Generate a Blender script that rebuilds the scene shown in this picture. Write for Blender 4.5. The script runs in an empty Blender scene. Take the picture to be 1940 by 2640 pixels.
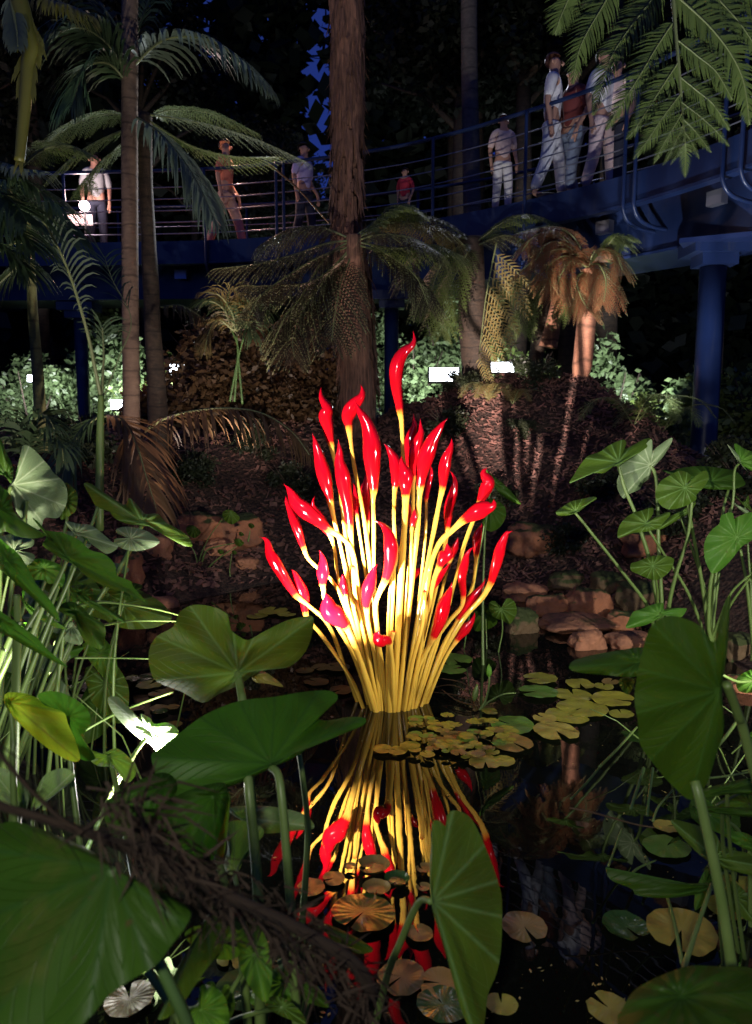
import bpy, math, random
from mathutils import Vector, Matrix, noise
R = math.radians
C = bpy.context.scene.collection
SC = bpy.context.scene
rnd = random.Random(7)
# ------------------------------------------------------------------ camera, world, exposure
PITCH = R(7.5); EYE = 1.8; FPX = 1690.0
cam = bpy.data.cameras.new('camera'); camo = bpy.data.objects.new('camera', cam); C.objects.link(camo)
cam.sensor_fit = 'VERTICAL'; cam.sensor_height = 24; cam.lens = 24*FPX/2248
cam.clip_start = 0.05; cam.clip_end = 500
camo.location = (0, 0, EYE); camo.rotation_euler = (R(90)-PITCH, 0, 0)
SC.camera = camo
cam.dof.use_dof = True; cam.dof.focus_distance = 4.7; cam.dof.aperture_fstop = 2.2
w = bpy.data.worlds.new('World'); SC.world = w; w.use_nodes = True
nt = w.node_tree; bgn = nt.nodes['Background']
sky = nt.nodes.new('ShaderNodeTexSky'); sky.sky_type = 'NISHITA'; sky.sun_disc = False
sky.sun_elevation = R(1.0); sky.sun_rotation = R(200); sky.ozone_density = 10; sky.dust_density = 0
mx = nt.nodes.new('ShaderNodeMix'); mx.data_type = 'RGBA'; mx.blend_type = 'MULTIPLY'; mx.inputs[0].default_value = 1; mx.inputs[7].default_value = (.6, .55, 1.25, 1)   # deep dusk blue
nt.links.new(sky.outputs[0], mx.inputs[6]); m2 = nt.nodes.new('ShaderNodeMix'); m2.data_type = 'RGBA'; m2.inputs[0].default_value = .6; m2.inputs[7].default_value = (.10, .20, .72, 1); nt.links.new(mx.outputs[2], m2.inputs[6]); nt.links.new(m2.outputs[2], bgn.inputs[0]); bgn.inputs[1].default_value = 0.2
SC.view_settings.view_transform = 'Standard'; SC.view_settings.look = 'None'
SC.view_settings.exposure = 0; SC.view_settings.gamma = 1
try:
    SC.cycles.use_denoising = True
    SC.cycles.max_bounces = 6; SC.cycles.diffuse_bounces = 3; SC.cycles.glossy_bounces = 4
    SC.cycles.sample_clamp_indirect = 4; SC.cycles.use_light_tree = True
    SC.cycles.caustics_reflective = False; SC.cycles.caustics_refractive = False
except Exception: pass

# ------------------------------------------------------------------ picture -> place helpers
cp, sp = math.cos(PITCH), math.sin(PITCH)
def ray(px, py):
    a, b = (px-826)/FPX, (py-1124)/FPX
    return Vector((a, cp-b*sp, -sp-b*cp))
def P(px, py, Y):
    d = ray(px, py); return Vector((0, 0, EYE)) + d*(Y/d.y)
def W(px, py, z=0.0):
    d = ray(px, py); return Vector((0, 0, EYE)) + d*((z-EYE)/d.z)
CR = {'1': (0,0,1.703), '2': (970,0,1.703), '3': (0,660,1.703), '4': (970,660,1.703), '5': (0,1320,1.703), '6': (970,1320,1.703),
      '7': (0,1980,1.703), '8': (970,1980,1.703), 'A': (1380,0,2.95), 'B': (0,60,2.95), 'C': (0,520,2.95), 'D': (480,560,2.503),
      'E': (0,1150,3.4417), 'F': (1440,1120,3.304), 'G': (1400,1900,3.037), 'H': (0,1900,2.95), 'S': (640,820,2.36), 'T': (700,1800,2.36), 'd': (0,0,0.85155)}
KD = 0.85155
def q(c, u, v):
    o = CR[c]; return ((o[0]+u/o[2])*KD, (o[1]+v/o[2])*KD)
def L(c, s):
    n = [float(x) for x in s.split()]
    return [q(c, n[i], n[i+1]) for i in range(0, len(n), 2)]

# ------------------------------------------------------------------ object helpers
def catmull(pts, n, closed=False):
    out = []; m = len(pts)
    segs = m if closed else m-1
    for i in range(segs):
        g = (lambda k: pts[k % m]) if closed else (lambda k: pts[max(0, min(m-1, k))])
        a, b, c, d = g(i-1), g(i), g(i+1), g(i+2)
        for k in range(n):
            t = k/n; t2 = t*t; t3 = t2*t
            out.append(tuple(0.5*((2*b[j])+(-a[j]+c[j])*t+(2*a[j]-5*b[j]+4*c[j]-d[j])*t2+(-a[j]+3*b[j]-3*c[j]+d[j])*t3) for j in range(len(b))))
    if not closed: out.append(tuple(pts[-1]))
    return out
def resample(pts, n):
    ls = [0]
    for a, b in zip(pts, pts[1:]): ls.append(ls[-1]+(Vector(a)-Vector(b)).length)
    T = ls[-1] or 1e-9; out = []; j = 0
    for k in range(n):
        s = T*k/(n-1)
        while j < len(ls)-2 and ls[j+1] < s: j += 1
        f = (s-ls[j])/max(1e-9, ls[j+1]-ls[j]); out.append(Vector(pts[j]).lerp(Vector(pts[j+1]), max(0, min(1, f))))
    return out
class MB:
    def __init__(s): s.v = []; s.f = []; s.a = []; s.mi = []
    def add(s, vs, fs, at=None, mi=0):
        o = len(s.v); s.v += [tuple(x) for x in vs]; s.f += [tuple(i+o for i in f) for f in fs]
        s.a += at if at else [(0, 0, 0)]*len(vs); s.mi += [mi]*len(fs)
    def tube(s, pts, r, n=7, mi=0, cap=True, at=None):
        pts = [Vector(p) for p in pts]; m = len(pts)
        if not callable(r):
            r0, r1 = r if isinstance(r, tuple) else (r, r); rf = lambda t: r0+(r1-r0)*t
        else: rf = r
        up = None; vs = []; ats = []
        for i, p in enumerate(pts):
            t = (pts[min(i+1, m-1)]-pts[max(i-1, 0)]).normalized()
            if up is None: up = t.orthogonal().normalized()
            up = (up-t*up.dot(t)).normalized(); b = t.cross(up); rr = rf(i/(m-1))
            for k in range(n):
                a = 2*math.pi*k/n; vs.append(p+(up*math.cos(a)+b*math.sin(a))*rr)
                ats.append((i/(m-1), k/n, 0) if at is None else at)
        fs = [(i*n+k, i*n+(k+1) % n, (i+1)*n+(k+1) % n, (i+1)*n+k) for i in range(m-1) for k in range(n)]
        if cap: fs += [tuple(range(n))[::-1], tuple((m-1)*n+k for k in range(n))]
        s.add(vs, fs, ats, mi)
    def box(s, c, d, rot=None, mi=0):
        c = Vector(c); vs = []
        for x in (-.5, .5):
            for y in (-.5, .5):
                for z in (-.5, .5):
                    p = Vector((x*d[0], y*d[1], z*d[2]))
                    if rot is not None: p = rot @ p
                    vs.append(c+p)
        s.add(vs, [(0,1,3,2),(4,6,7,5),(0,4,5,1),(2,3,7,6),(0,2,6,4),(1,5,7,3)], None, mi)
    def build(s, name, mats, parent=None, smooth=True):
        me = bpy.data.meshes.new(name); me.from_pydata(s.v, [], s.f); me.update()
        for m in (mats if isinstance(mats, (list, tuple)) else [mats]): me.materials.append(m)
        if len(s.a) == len(s.v):
            a = me.attributes.new('lc', 'FLOAT_VECTOR', 'POINT'); a.data.foreach_set('vector', [x for t in s.a for x in t])
        if any(s.mi): me.polygons.foreach_set('material_index', s.mi)
        if smooth: me.polygons.foreach_set('use_smooth', [True]*len(me.polygons))
        o = bpy.data.objects.new(name, me); C.objects.link(o)
        if parent: o.parent = parent; o.matrix_parent_inverse = Matrix.Translation(-parent.location)
        return o
def tag(o, label=None, cat=None, group=None, kind=None):
    for k, v in (('label', label), ('category', cat), ('group', group), ('kind', kind)):
        if v: o[k] = v
    return o
def thing(name, loc, label, cat, group=None):
    o = bpy.data.objects.new(name, None); C.objects.link(o); o.location = loc; o.empty_display_size = .1
    return tag(o, label, cat, group)
def copy_tree(o, parent=None):
    c = o.copy(); C.objects.link(c)
    if parent: c.parent = parent
    for ch in list(o.children): copy_tree(ch, c)
    return c

# ------------------------------------------------------------------ materials
class NT:
    def __init__(s, name):
        s.m = bpy.data.materials.new(name); s.m.use_nodes = True; s.t = s.m.node_tree; s.b = s.t.nodes['Principled BSDF']; s.out = s.t.nodes['Material Output']
    def n(s, typ, **kw):
        x = s.t.nodes.new(typ)
        for k, v in kw.items(): setattr(x, k, v)
        return x
    def l(s, a, b): s.t.links.new(a, b)
    def math(s, op, a, b=None, c=None, clamp=False):
        x = s.n('ShaderNodeMath', operation=op); x.use_clamp = clamp
        for i, v in enumerate((a, b, c)):
            if v is None: continue
            if isinstance(v, (int, float)): x.inputs[i].default_value = v
            else: s.l(v, x.inputs[i])
        return x.outputs[0]
    def mix(s, f, a, b):
        x = s.n('ShaderNodeMix', data_type='RGBA')
        for i, v in ((0, f), (6, a), (7, b)):
            if isinstance(v, (int, float)): x.inputs[i].default_value = v
            elif isinstance(v, tuple): x.inputs[i].default_value = (*v, 1)
            else: s.l(v, x.inputs[i])
        return x.outputs[2]
    def noise(s, scale, detail=4, rough=.55, coord='Object', vec=None):
        x = s.n('ShaderNodeTexNoise'); x.inputs['Scale'].default_value = scale; x.inputs['Detail'].default_value = detail; x.inputs['Roughness'].default_value = rough
        if vec is None: vec = s.n('ShaderNodeTexCoord').outputs[coord]
        s.l(vec, x.inputs['Vector']); return x.outputs[0]
    def ramp(s, f, stops):
        x = s.n('ShaderNodeValToRGB'); e = x.color_ramp.elements
        while len(e) < len(stops): e.new(.5)
        for k, (p, c) in enumerate(stops): e[k].position = p; e[k].color = (*c, 1)
        s.l(f, x.inputs[0]); return x.outputs[0]
    def bump(s, h, strength=.4, dist=.01):
        x = s.n('ShaderNodeBump'); x.inputs['Strength'].default_value = strength; x.inputs['Distance'].default_value = dist
        s.l(h, x.inputs['Height']); s.l(x.outputs[0], s.b.inputs['Normal']); return x.outputs[0]
    def col(s, c): 
        if isinstance(c, tuple): s.b.inputs['Base Color'].default_value = (*c, 1)
        else: s.l(c, s.b.inputs['Base Color'])
    def rough(s, r): s.b.inputs['Roughness'].default_value = r
    def lc(s):
        a = s.n('ShaderNodeAttribute', attribute_name='lc'); x = s.n('ShaderNodeSeparateXYZ'); s.l(a.outputs['Vector'], x.inputs[0]); return x.outputs
    def translucent(s, col, f):
        tr = s.n('ShaderNodeBsdfTranslucent'); mx = s.n('ShaderNodeMixShader'); mx.inputs[0].default_value = f
        if isinstance(col, tuple): tr.inputs[0].default_value = (*col, 1)
        else: s.l(col, tr.inputs[0])
        s.l(s.b.outputs[0], mx.inputs[1]); s.l(tr.outputs[0], mx.inputs[2]); s.l(mx.outputs[0], s.out.inputs[0])

def simple(name, c, rough=.6, metal=0, nscale=0, c2=None, bump=0, spec=.5, coord='Object'):
    t = NT(name); t.rough(rough); t.b.inputs['Metallic'].default_value = metal; t.b.inputs['Specular IOR Level'].default_value = spec
    if nscale:
        n = t.noise(nscale, coord=coord); t.col(t.ramp(n, [(.3, c), (.7, c2 or tuple(x*.5 for x in c))]))
        if bump: t.bump(n, bump, .02)
    else: t.col(c)
    return t.m
def leaf_mat(name, top, under, vein, K=6, trans=.3, tcol=(.22, .42, .04), rough=.5, blotch=None):
    t = NT(name); r, th, sd = t.lc()
    f = t.math('FRACT', t.math('ADD', t.math('MULTIPLY', th, K), .5))
    d = t.math('MULTIPLY', t.math('ABSOLUTE', t.math('SUBTRACT', f, .5)), r)          # distance to nearest main vein
    m1 = t.math('SUBTRACT', 1, t.math('MULTIPLY', d, 26), clamp=True)
    wv = t.math('FRACT', t.math('SUBTRACT', t.math('MULTIPLY', r, 7), t.math('MULTIPLY', t.math('ABSOLUTE', t.math('SUBTRACT', f, .5)), 5)))
    m2 = t.math('MULTIPLY', t.math('SUBTRACT', 1, t.math('MULTIPLY', t.math('ABSOLUTE', t.math('SUBTRACT', wv, .5)), 12), clamp=True), .4)
    m = t.math('MAXIMUM', m1, m2)
    n = t.noise(9); n2 = t.noise(60, 3)
    oi = t.n('ShaderNodeObjectInfo').outputs['Random']
    dark = tuple(x*.55 for x in top); tc = t.mix(t.math('MULTIPLY', n, .9), top, dark)
    tc = t.mix(t.math('MULTIPLY', oi, .35), tc, (top[0]*1.5, top[1]*1.2, top[2]*.9))
    if blotch: tc = t.mix(t.math('SUBTRACT', t.math('MULTIPLY', n, 3.2), 1.65, clamp=True), tc, blotch)
    uc = t.mix(n, under, tuple(x*.75 for x in under))
    bf = t.n('ShaderNodeNewGeometry').outputs['Backfacing']
    c = t.mix(bf, tc, uc); c = t.mix(t.math('MULTIPLY', m, .75 if K < 9 else .3), c, vein)
    sp = t.math('MULTIPLY', t.math('SUBTRACT', t.noise(38, 2, .5), .70), 14, clamp=True); c = t.mix(t.math('MULTIPLY', sp, .7), c, (.09, .055, .02)); wn = t.noise(4.5, 5, .65); c = t.mix(t.math('MULTIPLY', t.math('SUBTRACT', wn, .60), 3.5 if K < 9 else 1.6, clamp=True), c, (.13, .13, .025) if K < 9 else (.10, .07, .025)); t.col(c); t.rough(rough); t.b.inputs['Specular IOR Level'].default_value = .3
    h = t.math('ADD', t.math('MULTIPLY', d, -1.5), t.math('MULTIPLY', n2, .12)); t.bump(t.math('ADD', h, t.math('MULTIPLY', m2, -.5)), .5 if K < 9 else .1, .02)
    tt = t.mix(t.math('MULTIPLY', m, .8), tcol, tuple(x*.35 for x in tcol)); tt = t.mix(t.math('MULTIPLY', n, .6), tt, tuple(x*.5 for x in tcol))
    t.translucent(tt, trans); return t.m
def blade_mat(name, c, c2, rough=.45, trans=.25, tcol=None):
    t = NT(name); oi = t.n('ShaderNodeObjectInfo').outputs['Random']; n = t.noise(5)
    t.col(t.mix(n, c, c2)); t.rough(rough); t.translucent(tcol or tuple(x*1.6 for x in c), trans); return t.m

M = {}
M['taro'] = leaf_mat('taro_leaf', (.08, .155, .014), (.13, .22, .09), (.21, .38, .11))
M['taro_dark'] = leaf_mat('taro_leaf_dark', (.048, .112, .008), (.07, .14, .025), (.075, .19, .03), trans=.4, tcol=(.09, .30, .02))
M['taro_glow'] = leaf_mat('taro_leaf_glowing', (.13, .30, .02), (.16, .3, .04), (.10, .20, .03), trans=.75, tcol=(.7, .98, .06))  # brighter, more see-through taro copy; backlit glow put into its colours
M['taro_shaded'] = leaf_mat('taro_leaf_shaded', (.040, .105, .006), (.05, .11, .02), (.03, .09, .012), trans=.4, tcol=(.05, .2, .01))  # darker taro copy: the dimness of the front leaves is in its colour
M['taro_pale'] = leaf_mat('taro_leaf_pale', (.06, .17, .04), (.19, .27, .13), (.45, .54, .32), trans=.25)
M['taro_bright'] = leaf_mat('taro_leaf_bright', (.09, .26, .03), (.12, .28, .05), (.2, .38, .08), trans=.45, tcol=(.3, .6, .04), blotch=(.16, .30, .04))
M['stalk'] = simple('taro_stalk', (.14, .21, .055), .45, nscale=6, c2=(.09, .15, .03))
M['stalk_dark'] = simple('taro_stalk_dark', (.06, .12, .03), .45, nscale=6, c2=(.04, .08, .02))
M['pad_olive'] = leaf_mat('lily_pad_olive', (.27, .27, .035), (.2, .16, .06), (.26, .27, .06), K=11, trans=.05, rough=.32, blotch=(.20, .15, .045))
M['pad_green'] = leaf_mat('lily_pad_green', (.10, .22, .03), (.2, .2, .06), (.16, .27, .06), K=11, trans=.05, rough=.3, blotch=(.16, .19, .04))
M['pad_brown'] = leaf_mat('lily_pad_brown', (.21, .145, .045), (.2, .12, .05), (.12, .08, .03), K=11, trans=.05, rough=.32, blotch=(.10, .10, .03))
M['pad_yellow'] = leaf_mat('lily_pad_yellow', (.30, .26, .05), (.3, .2, .06), (.3, .3, .1), K=11, trans=.05, rough=.35, blotch=(.16, .09, .03))
M['pad_dark'] = leaf_mat('lily_pad_dark', (.03, .075, .018), (.1, .1, .03), (.05, .1, .02), K=11, trans=.05, rough=.22, blotch=(.07, .06, .02))
M['palm'] = blade_mat('palm_leaflet', (.05, .085, .035), (.075, .11, .05))
M['palm_grey'] = blade_mat('palm_leaflet_grey', (.13, .16, .11), (.09, .12, .07), .35)
M['palm_brown'] = blade_mat('palm_leaflet_brown', (.14, .07, .035), (.07, .05, .02))
M['fern'] = blade_mat('fern_pinnule', (.085, .125, .03), (.11, .145, .04))
M['fern_moss'] = blade_mat('fern_moss', (.15, .14, .03), (.09, .1, .02))
M['fern_dark'] = blade_mat('fern_dark', (.04, .026, .014), (.025, .02, .010))
M['fern_brown'] = blade_mat('fern_brown', (.24, .095, .042), (.13, .06, .028))
M['fern_yellow'] = blade_mat('fern_yellow', (.24, .17, .06), (.14, .12, .04))
M['rachis'] = simple('rachis', (.15, .17, .07), .5)
M['bush'] = blade_mat('bush_leaf', (.08, .13, .05), (.13, .17, .08), .4)
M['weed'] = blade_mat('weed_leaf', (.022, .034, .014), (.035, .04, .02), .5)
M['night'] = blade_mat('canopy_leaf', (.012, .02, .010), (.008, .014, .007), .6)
M['dead'] = blade_mat('dead_frond', (.034, .019, .009), (.016, .009, .005), .9, .1)
def paint_mat():
    t = NT('blue_paint'); co = t.n('ShaderNodeTexCoord').outputs['Object']; mp = t.n('ShaderNodeMapping'); t.l(co, mp.inputs[0]); mp.inputs['Scale'].default_value = (5, 5, .7)
    n = t.noise(2.2, 6, .65, vec=mp.outputs[0]); n2 = t.noise(1.4, 4); c = t.ramp(n2, [(.3, (.008, .016, .055)), (.7, (.013, .028, .095))])
    c = t.mix(t.math('MULTIPLY', t.math('SUBTRACT', n, .56), 3, clamp=True), c, (.045, .05, .065)); t.col(c); t.rough(.36); t.bump(n, .15, .01); return t.m
M['blue'] = paint_mat()
M['blue_plain'] = simple('blue_paint', (.012, .025, .085), .36, nscale=3, c2=(.008, .015, .05))
M['blue_dark'] = simple('dark_blue_paint', (.012, .022, .075), .3)
M['steel'] = simple('rail_steel', (.32, .33, .4), .3, .8)
M['wood'] = simple('deck_wood', (.20, .085, .045), .7, nscale=14, c2=(.10, .045, .025))
M['lampbody'] = simple('lamp_housing', (.02, .02, .022), .5)
M['bark_chip'] = simple('bark_chip', (.25, .115, .09), .8, nscale=5, c2=(.07, .034, .026), coord='Object')

def trunk_mat(name, c, c2, ring=9, fibre=0):
    t = NT(name); u, k, s_ = t.lc()
    co = t.n('ShaderNodeTexCoord').outputs['Object']; mp = t.n('ShaderNodeMapping'); t.l(co, mp.inputs[0]); mp.inputs['Scale'].default_value = (16, 16, 1.6) if fibre else (4, 4, 9)
    n = t.noise(2.2 if fibre else 3, 6, .65, vec=mp.outputs[0])
    cc = t.ramp(n, [(.32, c2), (.66, c)])
    if not fibre:
        sep = t.n('ShaderNodeSeparateXYZ'); t.l(co, sep.inputs[0])
        z = t.math('ADD', t.math('MULTIPLY', sep.outputs[2], ring), t.math('MULTIPLY', t.noise(2.5), .55))
        rg = t.math('SUBTRACT', 1, t.math('MULTIPLY', t.math('ABSOLUTE', t.math('SUBTRACT', t.math('FRACT', z), .5)), 14), clamp=True)
        cc = t.mix(t.math('MULTIPLY', rg, .75), cc, tuple(x*.35 for x in c2))
    t.col(cc); t.rough(.8); t.bump(n, .9, .05 if fibre else .015); return t.m
M['bark_fibre'] = trunk_mat('fibrous_bark', (.30, .145, .095), (.05, .024, .018), fibre=1)
M['bark_palm'] = trunk_mat('ringed_palm_bark', (.22, .145, .10), (.14, .09, .065), ring=4.2)
M['bark_dark'] = trunk_mat('dark_bark', (.07, .045, .03), (.025, .018, .013), ring=5)
M['bark_green'] = trunk_mat('green_bamboo_bark', (.17, .17, .06), (.11, .11, .04), ring=4)
M['bark_orange'] = trunk_mat('orange_fern_bark', (.42, .19, .11), (.24, .11, .07), ring=2.2)
M['bark_pale'] = trunk_mat('pale_bark', (.14, .12, .10), (.08, .07, .06), ring=3)

def glass_mat():
    t = NT('flame_glass'); u, k, s_ = t.lc()
    n = t.noise(14, 3); mp = t.n('ShaderNodeTexCoord').outputs['Object']
    cb = t.n('ShaderNodeCombineXYZ'); t.l(t.math('MULTIPLY', u, 2.2), cb.inputs[0]); t.l(t.math('SINE', t.math('MULTIPLY', k, 6.283)), cb.inputs[1]); t.l(t.math('COSINE', t.math('MULTIPLY', k, 6.283)), cb.inputs[2])
    sk = t.noise(2.6, 4, .6, vec=cb.outputs[0])
    f = t.math('ADD', u, t.math('ADD', t.math('MULTIPLY', t.math('SUBTRACT', n, .5), .04), t.math('MULTIPLY', t.math('SUBTRACT', sk, .5), .07)))
    c = t.ramp(f, [(.0, (.62, .42, .055)), (.32, (.74, .50, .08)), (.455, (.82, .46, .08)), (.475, (.80, .25, .03)), (.50, (.52, .003, .008)), (.75, (.42, .001, .007)), (1, (.34, .001, .007))])
    st = t.noise(40, 2); c = t.mix(t.math('MULTIPLY', t.math('MULTIPLY', st, .3), t.math('LESS_THAN', f, .47)), c, (.5, .2, .02))
    c = t.mix(t.math('MULTIPLY', t.math('SUBTRACT', sk, .42), 1.3, clamp=True), c, t.mix(.55, c, (.10, .008, .004)))
    c = t.mix(t.math('MULTIPLY', t.math('MULTIPLY', t.math('SUBTRACT', sk, .60), 9, clamp=True), t.math('MULTIPLY', t.math('LESS_THAN', f, .49), .75)), c, (.62, .13, .012))
    t.col(c); t.rough(.08); t.b.inputs['Coat Weight'].default_value = .6; t.b.inputs['Coat Roughness'].default_value = .03
    t.b.inputs['Subsurface Weight'].default_value = .0
    t.bump(t.noise(9, 2), .12, .02); t.translucent(c, .22); return t.m
M['glass'] = glass_mat()
def water_mat():
    t = NT('pond_water'); t.col((.0035, .004, .003)); t.rough(.012); t.b.inputs['IOR'].default_value = 1.5; t.b.inputs['Specular IOR Level'].default_value = .6
    mp = t.n('ShaderNodeMapping'); t.l(t.n('ShaderNodeTexCoord').outputs['Object'], mp.inputs[0]); mp.inputs['Scale'].default_value = (1, 1, 1)
    t.bump(t.noise(3.5, 3, .5, vec=mp.outputs[0]), .009, .06); return t.m
M['water'] = water_mat()
def ground_mat():
    t = NT('bark_ground'); n = t.noise(22, 6, .7); n2 = t.noise(1.3, 3)
    v = t.n('ShaderNodeTexVoronoi'); v.inputs['Scale'].default_value = 26; t.l(t.n('ShaderNodeTexCoord').outputs['Object'], v.inputs['Vector'])
    c = t.ramp(n, [(.3, (.018, .010, .008)), (.55, (.06, .028, .02)), (.75, (.12, .06, .042))])
    c = t.mix(t.math('SUBTRACT', t.math('MULTIPLY', n2, 3), 1.75, clamp=True), c, (.035, .05, .015)); t.col(c); t.rough(.9)
    t.bump(t.math('ADD', v.outputs[0], n), .9, .06); return t.m
M['ground'] = ground_mat()
def rock_mat(name, c, c2, moss=.5):
    t = NT(name); n = t.noise(5, 6, .6); n2 = t.noise(18, 5, .7)
    cc = t.ramp(n, [(.3, c2), (.55, c), (.8, tuple(min(1, x*1.35) for x in c))])
    g = t.n('ShaderNodeNewGeometry'); s = t.n('ShaderNodeSeparateXYZ'); t.l(g.outputs['Normal'], s.inputs[0])
    mf = t.math('MULTIPLY', t.math('SUBTRACT', t.math('ADD', s.outputs[2], t.math('MULTIPLY', n, 1.2)), 1.75-moss), 5, clamp=True)
    cc = t.mix(mf, cc, (.045, .06, .012)); t.col(cc); t.rough(.75); t.bump(t.math('ADD', n2, n), .7, .04); return t.m
M['rock'] = rock_mat('red_rock', (.38, .145, .07), (.15, .07, .045), .5)
M['rock_bare'] = rock_mat('bare_rock', (.40, .17, .09), (.18, .085, .055), .16)
M['rock_moss'] = rock_mat('mossy_rock', (.16, .10, .05), (.07, .05, .025), 1.0)
def emit(name, c, s):
    t = NT(name); t.col(c); t.b.inputs['Emission Color'].default_value = (*c, 1); t.b.inputs['Emission Strength'].default_value = s; return t.m
M['lamp_white'] = emit('lamp_lens', (.85, .92, 1), 14)
M['lamp_pink'] = emit('lamp_pink', (1, .75, .78), 14)
M['sign_lit'] = emit('lit_panel', (1, .72, .70), .75)

# ------------------------------------------------------------------ lamps (the place's own garden spotlights)
def spot(name, loc, target, watts, size=50, blend=.4, col=(1, .94, .84), rad=.04):
    l = bpy.data.lights.new(name, 'SPOT'); l.energy = watts; l.spot_size = R(size); l.spot_blend = blend; l.color = col; l.shadow_soft_size = rad
    o = bpy.data.objects.new(name, l); C.objects.link(o); o.location = loc
    o.rotation_euler = (Vector(target)-Vector(loc)).to_track_quat('-Z', 'Y').to_euler(); return o
def point(name, loc, watts, col=(1, .95, .9), rad=.1):
    l = bpy.data.lights.new(name, 'POINT'); l.energy = watts; l.color = col; l.shadow_soft_size = rad
    o = bpy.data.objects.new(name, l); C.objects.link(o); o.location = loc; return o
def floodlight(loc, aim, label, lens=None, size=(.34, .2, .14), group=None):
    t = thing('floodlight', loc, label, 'floodlight', group)
    rot = (Vector(aim)-Vector(loc)).to_track_quat('-Y', 'Z').to_matrix()
    b = MB(); b.box(loc, size, rot); b.tube([Vector(loc)+rot @ Vector((0, size[1]*.3, -.05)), Vector(loc)+Vector((0, .03, -.35))], .015)
    b.build('housing', M['lampbody'], t, False)
    g = MB(); g.box(Vector(loc)+rot @ Vector((0, -size[1]/2-.004, 0)), (size[0]*.9, .012, size[2]*.85), rot); g.build('lens', lens or M['lamp_white'], t, False)
    return t
S1 = Vector((-1.0, 2.75, .25)); S2 = Vector((2.6, 1.9, 1.2))
spot('garden_and_fill_beam', S1, (.26, 4.6, 2.0), 1500, 68, 1.0)
point('spotlight_spill', S1+Vector((.0, .14, .12)), 17, (1, .96, .88), .06)
spot('garden_and_fill_beam', S1+Vector((.1, 0, .05)), (2.25, 10.0, 2.5), 9000, 25, .9, (1, .82, .74), .012)
spot('garden_and_fill_beam', S2, (1.6, 5.0, .7), 420, 80, .8, (1, .97, .86))
spot('garden_and_fill_beam', S2+Vector((-.1, 0, 0)), (.1, 4.6, .75), 560, 30, 1)
for p, a in ((S1, (.1, 4.6, 1.3)), (S2, (.3, 4.6, 1.2))):
    floodlight(p-(Vector(a)-p).normalized()*.3-Vector((0, 0, .12)), a, 'black garden floodlight aimed at the glass flames, low among the %s' % ('left taro leaves' if p is S1 else 'right plants'))

# ------------------------------------------------------------------ ground and water
def sstep(a, b, x):
    t = max(0, min(1, (x-a)/(b-a))); return t*t*(3-2*t)
def ground_h(x, y):
    d = math.hypot(x/2.6, (y-4.6)/3.6)
    top = 2.2
    if x < 1.4: top = 2.2-.7*(1-sstep(-.6, 1.4, x))
    if x > 2.5: top = 2.2-1.1*sstep(2.6, 3.8, x)
    if y < 2.2: top = .5
    elif y < 6: top = .5+(top-.5)*sstep(2.2, 7.5, y)
    h = -.55+.55*sstep(.78, 1.0, d)+top*sstep(.97, 1.70, d)
    if d > .95: h += .12*noise.noise(Vector((x*1.7, y*1.7, 0)))*min(1, (d-.95)*4)+.07*noise.noise(Vector((x*4.3, y*4.3, 3)))*min(1, (d-.95)*4)+.22*noise.noise(Vector((x*.5, y*.5, 5)))*min(1, max(0, d-1.1)*2)
    if y > 10.4: h -= (.6 if x > 0 else .3)*sstep(10.3, 11.4, y)
    return h
def G(px, py):
    d = ray(px, py); t = 2.0
    while t < 30:
        p = Vector((0, 0, EYE))+d*t
        if p.z < max(0, ground_h(p.x, p.y)): return p
        t += .03
    return p
def grid_ground():
    b = MB(); xs = []; 
    x = -60.0
    axx = sorted(set([-200, -120, -80, -50, -35, -25, -18, -14, -11, -9]+[round(-7.5+.16*i, 3) for i in range(94)]+[9, 11, 14, 18, 25, 35, 50, 80, 120, 200]))
    axy = sorted(set([-200, -100, -50, -20, -10, -5, -3]+[round(-2+.16*i, 3) for i in range(100)]+[15, 17, 20, 25, 32, 45, 60, 90, 130, 200, 300]))
    for yy in axy:
        for xx in axx: b.v.append((xx, yy, ground_h(xx, yy)))
    nx = len(axx)
    for j in range(len(axy)-1):
        for i in range(nx-1): b.f.append((j*nx+i, j*nx+i+1, (j+1)*nx+i+1, (j+1)*nx+i))
    b.a = [(0, 0, 0)]*len(b.v); b.mi = [0]*len(b.f)
    return tag(b.build('ground', M['ground']), kind='structure')
grid_ground()
b = MB(); b.add([(-4.5, .2, 0), (4.5, .2, 0), (4.5, 9.5, 0), (-4.5, 9.5, 0)], [(0, 1, 2, 3)])
tag(b.build('water', M['water'], smooth=False), kind='structure')
# bark chips on the bank: nobody could count them
b = MB()
for k in range(17000):
    x = rnd.uniform(.0, 4.4) if k < 11000 else rnd.uniform(-4.5, .6); y = rnd.uniform(6.4, 11.2)
    if math.hypot(x/2.6, (y-4.6)/3.6) < 1.03: continue
    z = ground_h(x, y)+.012; l = rnd.uniform(.035, .10); wd = rnd.uniform(.012, .03); rot = Matrix.Rotation(rnd.uniform(0, 6.28), 3, 'Z') @ Matrix.Rotation(rnd.gauss(-.25, .6), 3, 'X') @ Matrix.Rotation(rnd.gauss(0, .5), 3, 'Y')
    b.box((x, y, z+rnd.random()*.02), (l, wd*(1 if k < 11000 else 1.6), .008), rot)
tag(b.build('bark_mulch', M['bark_chip'], smooth=False), 'reddish brown bark chips and leaf litter covering the banks', 'mulch', kind='stuff')

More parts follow.
